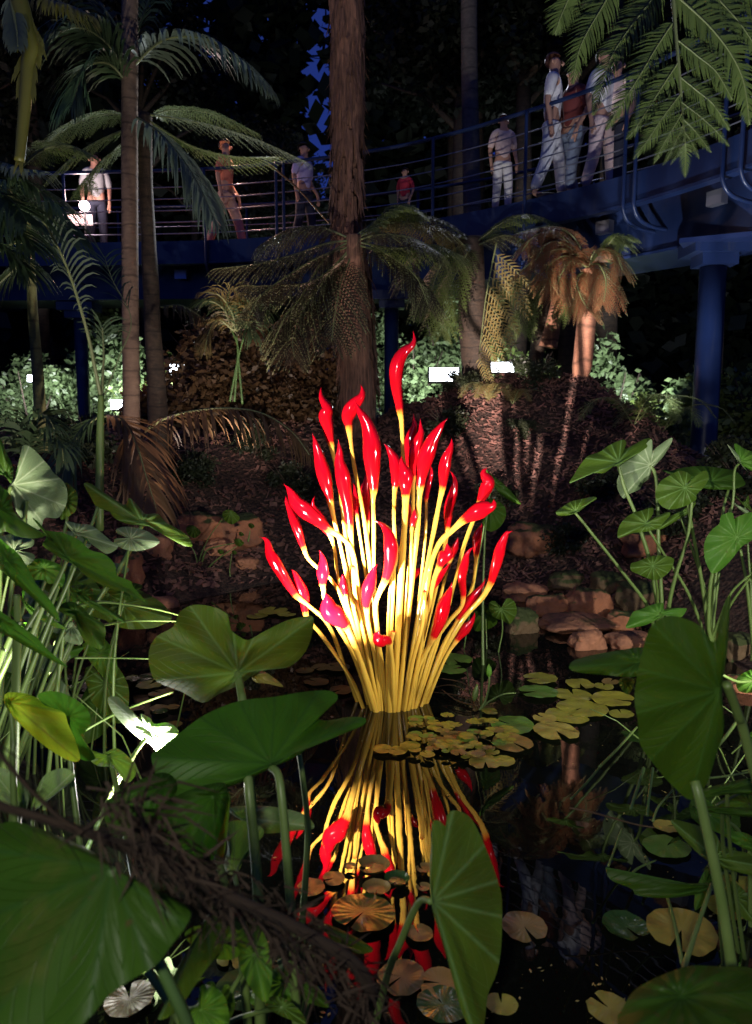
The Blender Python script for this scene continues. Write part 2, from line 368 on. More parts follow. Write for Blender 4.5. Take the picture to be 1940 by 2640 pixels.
# ------------------------------------------------------------------ rocks
def rock_mesh(seed, sx, sy, sz):
    import bmesh
    bm = bmesh.new(); bmesh.ops.create_icosphere(bm, subdivisions=4, radius=1)
    for v in bm.verts:
        p = v.co.copy(); p = Vector([math.copysign(abs(c)**.62, c) for c in p])
        n = noise.fractal(p*1.1+Vector((seed*7.3, 0, 0)), 1, 2, 5)*.32; v.co = Vector((p.x*sx, p.y*sy, p.z*sz))*(1+n)
    me = bpy.data.meshes.new('rock'); bm.to_mesh(me); bm.free(); me.polygons.foreach_set('use_smooth', [True]*len(me.polygons)); return me
def rock(px, py, Y, wpx, hpx, mat, label, rot=0, group='rocks along the pond edge'):
    c = G(px, py+hpx*.3); Y = c.y; c = c+Vector((0, hpx*Y/FPX*.1, hpx*Y/FPX*.25)); s = Y/FPX; me = rock_mesh(px*.13+py*.07, wpx*s/2, wpx*s*.36, hpx*s/2)
    me.materials.append(mat); o = bpy.data.objects.new('rock', me); C.objects.link(o); o.location = c; o.rotation_euler = (0, rot, rnd.uniform(-.3, .3))
    return tag(o, label, 'rock', group)
def r6(u, v): return 826+u/2, 1124+v/2
RK = [(650,355,7.2,190,80,'rock_bare','long flat tan rock topmost at the waterside behind the glass flames'),
 (760,415,6.95,175,110,'rock','wide grey-tan rock stacked under the flat topmost rock'),
 (930,415,6.8,200,150,'rock','large red rock with a moss cap in the middle of the waterside stack'),
 (640,485,6.7,150,125,'rock_moss','round moss-covered boulder standing in the water beside the heart-shaped leaf'),
 (870,490,6.7,330,60,'rock_bare','long low pale ledge rock under the mossy red rock'),
 (930,565,6.2,150,95,'rock_bare','pinkish wedge-shaped rock sitting alone in the water'),
 (1115,570,6.1,200,75,'rock_bare','flat pinkish rock beside the wedge-shaped rock at the waterline'),
 (1090,480,6.6,140,90,'rock','orange brown rock under the crinkled low taro leaf'),
 (1150,370,7.1,190,130,'rock_moss','brown mossy boulder high behind the right taro stalks'),
 (700,120,9.0,260,140,'rock','broad shaded rock wall block on the bank above the stacked rocks'),
 (850,300,7.6,170,80,'rock_moss','low mossy rock above the flat tan rock'),
 (1020,310,7.3,150,90,'rock_moss','small moss mound beside the brown mossy boulder'),
 (1180,130,7.4,210,110,'rock','shaded rust-coloured rock behind the long slanting leaf stalk'),
 (1600,590,5.6,180,120,'rock_moss','mossy orange rock at the far right behind the big dark leaf'),
 (1620,760,5.0,150,90,'rock','low brown rock at the right edge under the small round leaf')]
for u, v, Y, wd, h, m, lab in RK: rock(*r6(u, v), Y, wd/2*.98, h/2*1.1, M[m], lab)
RK2 = [(690,155,8.4,130,110,'rock_bare','square pink sandstone block on the left far bank'),
 (960,150,8.4,130,80,'rock_bare','reddish rock on the left far bank under the small creeper'),
 (1080,225,8.2,95,60,'rock_bare','small rounded pink rock at the left far waterline'),
 (860,60,9.0,210,130,'rock','large shaded rock behind the creeper on the left far bank'),
 (1010,75,8.9,260,150,'rock','broad dark rock high on the left far bank'),
 (720,400,7.6,130,60,'rock_bare','flat pale red stone low at the left waterline'),
 (560,250,8.5,130,160,'rock','tall dark red rock beside the square sandstone block')]
for u, v, Y, wd, h, m, lab in RK2: rock(u/2, 1124+v/2, Y, wd/2, h/2, M[m], lab)

# ------------------------------------------------------------------ the glass flames
SCULPT = W(*q('S', 862, 2375))
sc_root = thing('glass_sculpture', (SCULPT.x, SCULPT.y, 0), 'tall cluster of red-tipped yellow blown glass flames standing in the pond', 'sculpture')
# each: tip->base points in crop S, stem width, bulb width, index along the path where red ends, front/back offset
FL = [("1010 82 1000 150 945 205 905 290 900 400 920 540 935 640 943 830 958 960 955 1300 925 1800 872 2380",34,88,5.1,.0),
 ("440 424 455 480 485 540 478 600 490 670 505 760 520 840 545 960 590 1300 660 1800 765 2365",34,98,4.9,.05),
 ("690 405 690 470 640 540 612 600 615 660 625 760 650 920 700 1180 745 1530 790 2000 815 2380",36,98,3.9,-.02),
 ("658 508 672 570 720 650 750 740 755 850 762 950 766 1040 762 1120 766 1300 768 1600 790 2000 822 2388",34,112,5.9,-.12),
 ("397 705 405 770 435 860 460 950 480 1030 500 1110 525 1230 570 1420 625 1680 690 2000 762 2365",36,92,4.9,-.05),
 ("545 742 565 800 562 880 575 950 590 1040 610 1160 625 1320 645 1480 700 1800 800 2385",36,92,5.6,-.1),
 ("715 905 712 980 705 1060 712 1140 725 1230 730 1350 740 1600 780 2000 828 2340",30,72,4,.15),
 ("642 1000 642 1060 652 1120 660 1190 675 1290 700 1450 760 1900 820 2340",30,55,3,.18),
 ("225 1012 250 1060 285 1120 350 1180 410 1225 480 1280 560 1330 625 1400 660 1560 700 1850 785 2375",44,108,4.9,-.16),
 ("232 1085 232 1120 265 1190 295 1260 318 1330 337 1390 365 1460 430 1525 520 1610 600 1800 742 2350",34,66,4.9,0),
 ("402 1085 405 1140 440 1210 472 1270 500 1320 525 1400 545 1560 600 1800 768 2345",32,72,3.9,.1),
 ("84 1333 108 1360 130 1430 165 1490 225 1590 290 1685 370 1750 460 1830 520 1930 590 2130 684 2332",36,80,4.9,-.05),
 ("260 1525 285 1570 320 1640 345 1710 350 1790 370 1840 440 1920 540 2060 640 2220 722 2372",36,82,3.9,.02),
 ("435 1413 452 1480 452 1550 452 1590 457 1640 470 1720 520 1830 640 2050 775 2385",40,84,3.4,-.14),
 ("472 1672 480 1720 500 1780 545 1830 590 1870 620 1920 660 2020 720 2200 795 2392",58,128,3.9,-.28),
 ("575 1560 572 1600 588 1640 592 1690 620 1800 700 2050 798 2372",34,62,2.9,.05),
 ("772 1226 820 1270 860 1330 874 1400 866 1490 838 1590 800 1670 775 1760 790 1920 815 2130 855 2390",44,92,4.9,-.2),
 ("780 1500 765 1550 742 1620 725 1700 722 1770 735 1880 775 2090 815 2385",40,84,3.8,-.18),
 ("797 1898 785 1930 805 1968 842 1965 858 1985 860 2060 860 2200 862 2394",56,84,3.4,-.3),
 ("828 760 855 805 890 860 905 940 900 1000 893 1050 888 1200 892 1400 882 1700 842 2392",36,76,4.5,-.08),
 ("930 840 945 900 955 950 960 1010 960 1070 958 1150 950 1300 930 1600 884 2394",56,92,3.9,-.16),
 ("1003 585 1018 650 990 720 980 790 975 870 972 950 960 1200 920 1700 862 2335",30,76,4.5,.12),
 ("1045 615 1060 690 1030 770 1015 850 1005 930 1005 1020 1000 1300 950 1800 895 2345",32,86,4.4,.06),
 ("1207 610 1175 670 1120 750 1085 840 1062 930 1050 1020 1042 1120 1030 1300 1000 1600 905 2392",44,100,4.9,-.12),
 ("1242 735 1228 790 1205 870 1192 950 1185 1030 1165 1120 1130 1300 1080 1560 1020 1900 928 2384",40,76,3.9,-.05),
 ("1110 895 1112 950 1095 1020 1085 1100 1080 1300 1030 1800 950 2350",28,40,3,.2),
 ("1232 925 1255 990 1250 1070 1225 1160 1215 1250 1205 1350 1150 1620 1060 2000 985 2360",34,72,4.2,.08),
 ("1450 912 1440 945 1465 1000 1440 1060 1412 1120 1375 1220 1310 1400 1220 1750 1010 2358",36,92,3.9,.1),
 ("1497 1105 1485 1140 1430 1165 1370 1195 1310 1230 1245 1290 1165 1370 1110 1510 1075 1700 935 2384",48,108,3.8,-.12),
 ("1606 1300 1570 1310 1548 1370 1530 1440 1505 1530 1480 1605 1425 1700 1310 1830 1200 2010 1115 2200 1048 2345",46,78,4.9,-.1),
 ("1422 1250 1408 1290 1395 1350 1390 1430 1385 1500 1360 1650 1260 1870 1065 2335",32,70,3,.1),
 ("1372 1388 1340 1440 1320 1500 1305 1580 1310 1680 1295 1760 1220 1850 1120 2020 1003 2372",38,64,4,-.02),
 ("1212 1370 1218 1420 1190 1460 1165 1510 1130 1600 1100 1760 1060 1960 962 2384",42,84,2.8,-.2),
 ("1228 1485 1190 1540 1150 1600 1118 1660 1105 1760 1060 1980 955 2372",34,52,2.9,0),
 ("1242 1612 1215 1670 1190 1750 1165 1850 1130 1940 1095 2010 1030 2150 990 2374",44,86,3.9,-.14),
 ("1447 1588 1400 1650 1350 1720 1305 1790 1265 1860 1180 2010 1035 2362",36,66,3.6,.02),
 ("1382 1790 1350 1860 1310 1910 1270 1960 1190 2090 1065 2342",38,74,2.9,.08),
 ("1017 1160 1010 1210 1000 1260 992 1350 985 1700 905 2385",30,42,2,-.1),
 ("1072 1512 1030 1545 1003 1590 975 1690 930 2000 890 2345",32,54,2,.12),
 ("1277 1330 1262 1390 1242 1450 1205 1560 1120 1900 990 2350",34,50,2,.12),
 ("985 1130 965 1260 905 1480 870 1600 850 1900 838 2388",26,34,.8,-.06),
 ("885 1900 870 1990 880 2150 892 2390",40,44,.02,-.24),
 ("640 1500 655 1700 720 2000 808 2386",34,38,.02,-.12),
 ("1075 1650 1065 1850 1000 2100 945 2388",34,38,.02,-.14)]
def flame(s, ws, wb, red, dy, seed):
    pts2 = L('S', s)[::-1]; n = len(pts2)
    Y0 = W(*pts2[0]).y; YT = SCULPT.y+dy; by = min(Y0, SCULPT.y+.12)
    pts = []
    for i, (x, y) in enumerate(pts2):
        t = i/(n-1); f = sstep(0, .7, t); pts.append(P(x, y, by*(1-f)+YT*f))
    pts[0] = pts[0]-Vector((0, 0, .06))
    sub = 9; path = catmull([tuple(p) for p in pts], sub); m = len(path)
    ired = (n-1-red)*sub; k = KD/2.36/FPX*SCULPT.y
    rs, rb = ws*k/2*.70, wb*k/2*1.0
    rg = random.Random(seed); mb = MB(); mbt = MB(); N = 14
    tw = rg.uniform(-1.2, 1.2); ph = rg.uniform(-.5, .5); cen = [Vector(p) for p in path]
    hook = rg.choice((-1, 1))*min(rb*rg.uniform(.35, .75), .05*sum((cen[i+1]-cen[i]).length for i in range(max(0, int(ired)-1), m-1)))
    for i in range(m):
        t = (i-ired)/max(1, m-1-ired)
        if t > .5: T = (cen[min(i+1, m-1)]-cen[max(i-1, 0)]).normalized(); sd = T.cross(Vector((0, 1, 0))); cen[i] = cen[i]+sd*hook*math.sin((t-.5)*2*math.pi*1.15)*(t-.5)*1.6
    rings = []; us = []
    for i in range(m):
        if i <= ired: u = .5*i/max(1, ired)
        else: u = .5+.5*(i-ired)/(m-1-ired)
        us.append(u)
        if u < .34: r = rs*(1+.10*math.sin(i*.35+seed)); fl = .92
        elif u < .70: s_ = sstep(.36, .72, u); r = rs+(rb-rs)*s_; fl = .92-.40*s_
        else:
            t = (u-.70)/.30; r = rb*max(0, 1-t**1.5)**1.25; fl = .52
            r = max(r, rb*.07*(1-.5*t))
            if i == m-1: r = rb*.03
        T = (cen[min(i+1, m-1)]-cen[max(i-1, 0)]).normalized()
        side = T.cross(Vector((0, 1, 0))); side = side.normalized() if side.length > 1e-3 else Vector((1, 0, 0)); back = side.cross(T)
        a0 = ph+tw*max(0, u-.45)
        ring = []
        for j in range(N):
            a = 2*math.pi*j/N; x = math.cos(a)*r; y = math.sin(a)*r*fl
            y += .22*r*math.cos(a)**2*(1 if u > .5 else 0)       # a shallow spoon in the flame
            xx = x*math.cos(a0)-y*math.sin(a0); yy = x*math.sin(a0)+y*math.cos(a0)
            ring.append(cen[i]+side*xx+back*yy)
        rings.append(ring)
    isp = min(max(2, int(ired)-sub+2), m-2) if red > .5 else m-1
    def skin(a, b_, mb, capt):
        vs = [p for i in range(a, b_+1) for p in rings[i]]; at = [(us[i], j/N, 0) for i in range(a, b_+1) for j in range(N)]
        fs = [((i)*N+j, i*N+(j+1) % N, (i+1)*N+(j+1) % N, (i+1)*N+j) for i in range(b_-a) for j in range(N)]
        if capt: fs.append(tuple((b_-a)*N+j for j in range(N)))
        mb.add(vs, fs, at)
    skin(0, isp, mb, isp == m-1)
    st = mb.build('glass_stem', M['glass'], sc_root)
    if isp < m-1:
        skin(isp, m-1, mbt, True); o = mbt.build('flame_tip', M['glass']); o.parent = st
for i, (s, ws, wb, red, dy) in enumerate(FL): flame(s, ws, wb, red, dy, i*3+1)

# ------------------------------------------------------------------ taro leaves and plants
def leaf(parent, c, outline, O, Y, a=0, b_=0, mat='taro', under=False, bulge=.03, wave=.006, fold=-.012, name='leaf'):
    out = [(*p, 0) for p in (L(c, outline) if isinstance(outline, str) else outline)]
    ox, oy = q(c, *O); dens = max(3, int(96/len(out)))
    ol = catmull(out, dens, True); n = len(ol); NR = 14; mb = MB(); s = Y/FPX
    def pt(x, y, r, th):
        Yd = Y+a*(x-ox)/100+b_*(y-oy)/100
        p = P(x, y, Yd); d = ray(x, y).normalized()
        rip = fold*(Y/2.5)*r*abs(math.sin(th))+wave*r*math.cos(th*12)*1.1+bulge*(math.sin(r*math.pi*.9))+.008*r*noise.noise(p*9)
        return p+d*(-rip)
    big = max(math.hypot(x-ox, y-oy) for x, y, _ in ol)
    angs = [math.atan2(y-oy, x-ox) for x, y, _ in ol]
    ti = max(range(n), key=lambda i: math.hypot(ol[i][0]-ox, ol[i][1]-oy)); t0 = angs[ti]
    vs = [pt(ox, oy, 0, 0)]; at = [(0.001, 0, 0)]
    for k in range(1, NR+1):
        r = (k/NR)
        for i in range(n):
            x = ox+(ol[i][0]-ox)*r; y = oy+(ol[i][1]-oy)*r; th = (angs[i]-t0+math.pi) % (2*math.pi)-math.pi
            vs.append(pt(x, y, r, th)); at.append((math.hypot(x-ox, y-oy)/big, th/math.pi, 0))
    fs = [(0, 1+(i+1) % n, 1+i) for i in range(n)]
    for k in range(NR-1):
        o = 1+k*n
        fs += [(o+i, o+(i+1) % n, o+n+(i+1) % n, o+n+i) for i in range(n)]
    mb.add(vs, fs, at); 
    # orientation: the upper face looks at the viewer unless the underside is what the photo shows
    area = sum(ol[i][0]*ol[(i+1) % n][1]-ol[(i+1) % n][0]*ol[i][1] for i in range(n))
    if (area < 0) != under: mb.f = [f[::-1] for f in mb.f]
    return mb.build(name, M[mat], parent)
def stalk(parent, pts, r, mat='stalk', name='stalk'):
    mb = MB(); mb.tube(catmull([tuple(p) for p in pts], 7), r, 9); return mb.build(name, M[mat], parent)
def pstalk(parent, c, s, Y0, Y1, r=(.0075, .011), drop=True, mat='stalk'):
    pp = L(c, s); n = len(pp); pts = [P(x, y, Y0+(Y1-Y0)*i/(n-1)) for i, (x, y) in enumerate(pp)]
    if drop and pts[-1].z > .02:
        d = (pts[-1]-pts[-2]); d = d/max(.02, abs(d.z)); e = pts[-1].copy(); hgt = e.z+.08; pts.append(Vector((e.x+d.x*hgt*.8, e.y+d.y*hgt*.5, -.08)))
    return stalk(parent, pts, r, mat)
def plant(base, label, group='taro plants around the pond', name='taro_plant'): return thing(name, base, label, 'taro plant', group)

# --- left bush (four clumps)
p = plant((-1.5, 3.3, 0), 'taro clump at the left edge with a large pale ribbed leaf')
leaf(p, 'E', "200 0 290 20 430 170 480 240 560 310 600 400 595 500 560 580 510 640 400 640 355 740 260 700 160 600 115 490 80 400 100 330 150 260 190 150", (120,345), 3.3, .05, .03, 'taro_pale', True)
leaf(p, 'E', "570 330 650 370 690 430 680 560 620 620 540 650 520 500", (580,480), 3.45, 0, 0, 'taro')
leaf(p, 'E', "0 -60 60 60 120 200 100 330 40 260 -60 230 -80 60", (60,260), 3.15, 0, .02, 'taro_dark')
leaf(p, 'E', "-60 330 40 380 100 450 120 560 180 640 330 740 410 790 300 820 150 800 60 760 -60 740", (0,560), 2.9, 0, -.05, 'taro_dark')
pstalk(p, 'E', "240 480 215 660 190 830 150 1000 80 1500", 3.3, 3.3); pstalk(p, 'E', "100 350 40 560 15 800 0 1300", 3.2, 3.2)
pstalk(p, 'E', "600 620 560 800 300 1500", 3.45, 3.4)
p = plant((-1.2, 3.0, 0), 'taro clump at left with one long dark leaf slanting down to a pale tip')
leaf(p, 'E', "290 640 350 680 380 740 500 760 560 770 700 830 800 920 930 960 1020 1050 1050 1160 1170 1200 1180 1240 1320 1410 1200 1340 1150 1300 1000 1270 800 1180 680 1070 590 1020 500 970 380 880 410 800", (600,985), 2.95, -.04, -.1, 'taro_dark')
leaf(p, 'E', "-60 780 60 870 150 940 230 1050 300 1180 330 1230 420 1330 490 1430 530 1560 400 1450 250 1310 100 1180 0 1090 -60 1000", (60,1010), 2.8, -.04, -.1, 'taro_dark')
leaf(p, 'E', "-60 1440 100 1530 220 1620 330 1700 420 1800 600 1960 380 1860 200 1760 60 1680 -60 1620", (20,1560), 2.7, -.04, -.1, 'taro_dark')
leaf(p, 'E', "250 1040 330 1000 430 1010 550 1070 580 1170 560 1240 520 1250 500 1220 430 1220 390 1190 310 1180 250 1100", (385,1085), 3.3, 0, .05, 'taro_bright')
pstalk(p, 'E', "595 1015 520 1180 440 1340 300 1640", 2.95, 3.0); pstalk(p, 'E', "670 1060 590 1250 500 1450 380 1700", 2.95, 3.05)
pstalk(p, 'E', "610 1180 605 1400 560 1700", 3.3, 3.3); pstalk(p, 'E', "350 1430 220 1640 100 1850", 2.8, 2.85); pstalk(p, 'E', "150 1320 160 1560 150 1800", 2.75, 2.75, (.012, .018))
p = plant((-1.0, 3.6, 0), 'taro clump at left, green leaf arching over pink rocks and a grey curled leaf')
leaf(p, 'E', "745 340 800 330 880 380 1000 460 1110 520 1150 460 1220 520 1290 600 1400 600 1480 680 1652 780 1710 880 1652 890 1560 850 1450 780 1350 720 1265 705 1130 690 1020 640 960 570 860 540 800 440", (1262,672), 3.7, .03, -.06, 'taro')
leaf(p, 'E', "585 670 700 690 800 700 880 750 940 800 1000 850 1050 870 1030 920 940 955 850 880 780 820 670 790", (680,775), 3.3, 0, .06, 'taro_pale', True)
leaf(p, 'E', "620 1260 700 1230 790 1240 835 1310 830 1400 1060 1500 1110 1570 960 1510 830 1440 700 1370", (720,1310), 3.2, 0, -.05, 'taro_dark')
leaf(p, 'E', "500 1440 620 1380 720 1420 800 1500 900 1560 940 1620 930 1721 900 1800 780 1760 700 1640 660 1540", (680,1480), 3.1, 0, -.05, 'taro_dark')
leaf(p, 'E', "170 1320 250 1390 320 1470 400 1500 600 1620 500 1610 380 1550 260 1480", (240,1400), 3.1, 0, -.05, 'taro_bright')
leaf(p, 'E', "90 1480 120 1420 150 1500 170 1540 240 1610 320 1640 360 1700 300 1690 170 1570", (160,1540), 3.3, 0, -.05, 'taro_bright')
leaf(p, 'E', "600 1560 650 1540 690 1600 740 1680 720 1760 600 1740 540 1700", (640,1600), 3.3, 0, .03, 'taro_pale', True)
pstalk(p, 'E', "1265 700 1050 1110 840 1410 600 1800", 3.7, 3.5, (.011, .016)); pstalk(p, 'E', "945 1250 800 1480 640 1760", 3.5, 3.5)
pstalk(p, 'E', "870 540 820 690 740 890 600 1200", 3.6, 3.5); pstalk(p, 'E', "240 1350 170 1560 60 1800", 3.3, 3.3); pstalk(p, 'E', "680 780 640 880 500 1300 330 1800", 3.35, 3.3)
pstalk(p, 'E', "720 1310 640 1500 500 1800", 3.25, 3.3); pstalk(p, 'E', "120 1660 60 1800 0 2000", 2.9, 2.9, (.012, .018)); pstalk(p, 'E', "420 1600 360 1750 280 1950", 3.2, 3.2, (.012, .018))
pstalk(p, 'E', "330 1560 300 1700 240 1900", 3.1, 3.1, (.012, .016))
p = plant((-.75, 2.85, 0), 'taro with one blazing white leaf facing the spotlight, left of the big front leaves')
leaf(p, '5', "475 815 520 812 560 850 610 900 620 885 660 905 680 930 740 925 785 965 740 1010 700 1055 660 1020 600 985 540 930 490 870", (655,965), 2.9, .03, .05, 'taro_pale', True)
pstalk(p, '5', "650 985 600 1050 555 1124 480 1260", 2.9, 2.8)
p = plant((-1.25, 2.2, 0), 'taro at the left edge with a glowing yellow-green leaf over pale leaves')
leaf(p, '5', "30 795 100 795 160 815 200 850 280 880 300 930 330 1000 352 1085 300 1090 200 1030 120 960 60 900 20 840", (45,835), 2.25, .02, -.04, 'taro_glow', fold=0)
leaf(p, '7', "-40 0 60 20 120 80 130 140 100 195 0 180 -60 120", (110,190), 2.3, 0, .03, 'taro_pale', True)
leaf(p, '7', "140 190 160 100 200 30 280 0 330 40 240 120", (150,180), 2.35, 0, .03, 'taro_pale', True)
leaf(p, '5', "170 800 260 790 370 850 400 920 370 990 420 1080 350 1080 300 960 200 860", (300,900), 2.5, 0, -.05, 'taro_dark')
leaf(p, '5', "350 1030 440 1060 520 1040 600 1124 560 1190 500 1124 420 1110", (480,1070), 2.5, 0, -.05, 'taro')
pstalk(p, '5', "45 840 60 1000 60 1200", 2.25, 2.2); pstalk(p, '7', "110 190 80 260", 2.3, 2.2); pstalk(p, '5', "300 900 320 1200", 2.5, 2.4)
pstalk(p, '5', "480 1070 520 1250", 2.5, 2.5); pstalk(p, '7', "150 180 140 300", 2.35, 2.3)
HEART = [(0, 1), (18, .86), (40, .70), (65, .60), (95, .56), (125, .60), (148, .62), (165, .50), (176, .14)]
def gleaf(parent, px, py, ln, ang, sq, Y, mat, tilt=-.08, under=False, bend=0):
    g = random.Random(int(px*3+py)); pts = []
    for sd in (1, -1):
        hs = HEART if sd == 1 else HEART[1:][::-1]
        for a, rr in hs:
            t = math.radians(a)*sd; x = math.cos(t)*rr*ln; y = math.sin(t)*rr*ln*(1+g.uniform(-.06, .06))*sq
            y += bend*x*x/ln; ca, sa = math.cos(ang), math.sin(ang); pts.append((px+x*ca-y*sa, py+x*sa+y*ca))
    leaf(parent, 'd', pts, (px, py), Y, 0, tilt, mat, under, ln*Y/FPX*.12)
gx = random.Random(21)
def filler(n, x0, x1, y0, y1, Y0, Y1, l0, l1, mats, label, grp, lean):
    k = 0
    while k < n:
        px = gx.uniform(x0, x1); py = gx.uniform(y0, y1); Y = gx.uniform(Y0, Y1); c = P(px, py, Y)
        if (c-S1).length < 1.1: continue
        k += 1; bx_ = c.x+lean*gx.uniform(.05, .3); by_ = Y+gx.uniform(-.05, .15)
        t = thing('taro_plant', (bx_, by_, 0), label, 'taro plant', grp); ln = gx.uniform(l0, l1); mt = gx.choice(mats)
        gleaf(t, px, py, ln, gx.uniform(-.5, 3.3), gx.uniform(.45, .9), Y, mt, gx.uniform(-.14, -.02), mt == 'taro_pale', gx.uniform(-.2, .2))
        stalk(t, [c, c.lerp(Vector((bx_, by_, -.05)), .5)+Vector((lean*.04, 0, .05)), Vector((bx_, by_, -.06))], (.005, .009))
filler(24, 0, 290, 1180, 1560, 3.1, 4.0, 55, 120, ['taro', 'taro', 'taro_dark', 'taro_bright', 'taro_pale'], 'smaller taro leaf on its own stalk among the crowded left taro clumps', 'smaller taro leaves of the left clump', -1)
filler(7, 1540, 1660, 1560, 2020, 2.5, 3.2, 35, 85, ['taro', 'taro_dark', 'taro_bright'], 'small taro leaf low over the water behind the tall stalk at right', 'small taro leaves at the right edge', 1)
filler(6, 470, 660, 1960, 2230, 1.75, 2.0, 60, 120, ['taro_bright', 'taro', 'taro_dark'], 'small taro leaf low between the front stalks at the bottom', 'small taro leaves between the front stalks', -1)
# --- big front leaves
p = plant((.18, 2.6, 0), 'taro with a broad ribbed heart leaf just left of the glass flames')
leaf(p, '5', "890 838 800 790 690 745 660 690 655 610 690 545 760 505 790 440 850 408 930 415 1000 450 1010 510 1050 545 1092 562 1150 530 1250 480 1330 460 1378 465 1365 560 1330 630 1270 680 1200 690 1130 705 1050 760 960 800", (1045,705), 2.6, .02, .06, 'taro', False, .05, .008)
leaf(p, '5', "1110 715 1160 700 1245 765 1180 755 1120 745", (1110,720), 2.66, 0, .03, 'pad_yellow')
pstalk(p, '5', "1045 708 1058 780 1068 850 1095 1124 1130 1600 1140 1900 1145 2230", 2.6, 2.25, (.014, .017))
p = plant((-.2, 2.0, 0), 'taro with a wide dark green leaf spread low in front of the ribbed heart leaf')
leaf(p, '5', "665 1075 700 1040 790 970 900 890 1050 830 1200 812 1330 790 1430 783 1480 800 1478 830 1440 860 1400 905 1440 915 1530 900 1605 905 1590 940 1480 980 1380 1020 1290 1080 1205 1118 1050 1190 900 1230 780 1250 700 1180", (1190,1105), 2.05, .02, -.12, 'taro_shaded', False, .03, .006, -.07)
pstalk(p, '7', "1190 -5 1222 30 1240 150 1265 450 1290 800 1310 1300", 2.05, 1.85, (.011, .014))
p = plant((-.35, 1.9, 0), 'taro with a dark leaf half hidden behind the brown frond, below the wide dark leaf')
leaf(p, '7', "985 65 1000 110 990 200 960 300 945 385 900 420 800 380 720 330 690 230 720 160 800 110 900 75", (940,120), 1.9, 0, -.06, 'taro_shaded')
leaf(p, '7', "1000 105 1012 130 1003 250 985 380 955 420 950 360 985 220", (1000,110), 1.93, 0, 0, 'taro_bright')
leaf(p, '7', "460 160 600 60 720 20 780 80 720 200 600 260 500 300", (700,80), 1.95, 0, -.06, 'taro_shaded')
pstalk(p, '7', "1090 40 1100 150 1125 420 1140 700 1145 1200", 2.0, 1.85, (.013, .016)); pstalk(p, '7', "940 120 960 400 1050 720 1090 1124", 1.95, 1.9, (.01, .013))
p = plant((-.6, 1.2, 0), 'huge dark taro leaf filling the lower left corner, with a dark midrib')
leaf(p, '7', "-260 500 -200 300 0 245 60 235 150 255 260 300 380 350 490 425 560 470 700 540 830 620 820 690 760 770 700 850 650 890 560 940 470 1010 400 1090 300 1180 120 1260 -60 1300 -240 1150 -300 800", (490,440), 1.25, -.03, -.06, 'taro_shaded', False, .02, .004, -.16)
pstalk(p, '7', "490 440 560 600 700 860 830 1140 900 1400", 1.25, 1.2, (.010, .012), True, 'stalk_dark')
p = plant((-.25, 1.65, 0), 'taro at the bottom edge with a narrow folded leaf and a bright heart leaf')
leaf(p, '7', "915 645 1000 690 990 760 940 840 880 920 800 1040 740 1095 695 1098 740 1010 760 920 810 830 870 740", (910,660), 1.62, 0, -.04, 'taro')
leaf(p, '7', "880 960 910 950 970 980 1000 1040 1005 1130 960 1200 850 1200 790 1130 790 1060 860 1040 875 1000", (880,1060), 1.7, 0, -.04, 'taro_bright')
pstalk(p, '7', "650 890 720 990 800 1124 900 1280", 1.75, 1.7, (.011, .013)); pstalk(p, '7', "710 850 760 950 850 1150", 1.7, 1.7, (.008, .010))
p = plant((-.2, 2.35, 0), 'taro with two pale grey-green leaves left of the flames\' reflection')
leaf(p, '7', "995 250 1060 230 1150 260 1155 300 1120 320 1080 370 1050 450 1010 470 985 430 1000 350", (1030,460), 2.3, 0, .05, 'taro_pale', True)
leaf(p, '7', "1000 180 1080 165 1200 170 1300 190 1360 220 1378 265 1300 275 1150 285 1060 230", (1060,215), 2.4, 0, -.05, 'taro_pale', True)
pstalk(p, '7', "1315 -60 1330 40 1352 250 1345 450 1330 660 1325 900", 2.4, 2.3, (.009, .012)); pstalk(p, '7', "1030 460 1050 560 1090 750 1160 900 1200 1100", 2.3, 2.2)
p = plant((.02, 1.9, 0), 'low taro shoot with one small green leaf over the dark frond')
leaf(p, '7', "1400 680 1450 690 1560 740 1635 790 1620 812 1560 812 1480 775", (1410,690), 1.95, 0, -.04, 'taro')
pstalk(p, '7', "1230 840 1270 960 1310 1124", 2.0, 1.95, (.009, .011))
pstalk(p, '7', "1410 690 1380 760 1360 900", 1.95, 1.95)
# --- right front
p = plant((.3, 1.75, 0), 'tall folded taro leaf standing alone before the flames\' reflection')
leaf(p, '8', "310 262 312 210 340 186 390 200 430 240 490 370 530 480 553 580 550 780 530 900 490 1000 475 1124 440 1190 400 1124 370 1050 330 900 290 760 245 610 236 450 242 330 247 240 275 230 300 252", (250,585), 1.75, .10, -.05, 'taro', False, .02, .004, -.07)
pstalk(p, '8', "240 585 200 580 160 640 100 780 50 910", 1.74, 1.95, (.008, .011))
p = plant((.75, 1.75, 0), 'big dark taro leaf on a tall stalk at right middle')
leaf(p, '6', "1555 365 1552 450 1540 620 1520 780 1527 950 1495 1060 1465 1160 1440 1210 1380 1264 1300 1200 1230 1120 1160 1020 1150 920 1135 820 1150 700 1190 540 1230 480 1290 455 1360 470 1420 500 1480 572 1500 500 1530 400", (1508,785), 1.8, .05, .03, 'taro_dark', False, .03, .006, -.05)
pstalk(p, '8', "1400 60 1420 130 1470 350 1520 600 1580 1000 1600 1200", 1.8, 1.7, (.012, .015), True)
pstalk(p, '8', "1540 -370 1590 -230 1652 -20", 1.75, 1.85, (.011, .013))
p = plant((.95, 2.3, 0), 'taro with flat dark leaves held edge-on behind the big right leaf')
leaf(p, '6', "850 670 900 640 1050 610 1180 595 1260 640 1150 720 1000 715 870 700", (1150,660), 2.2, .02, -.15, 'taro_dark')
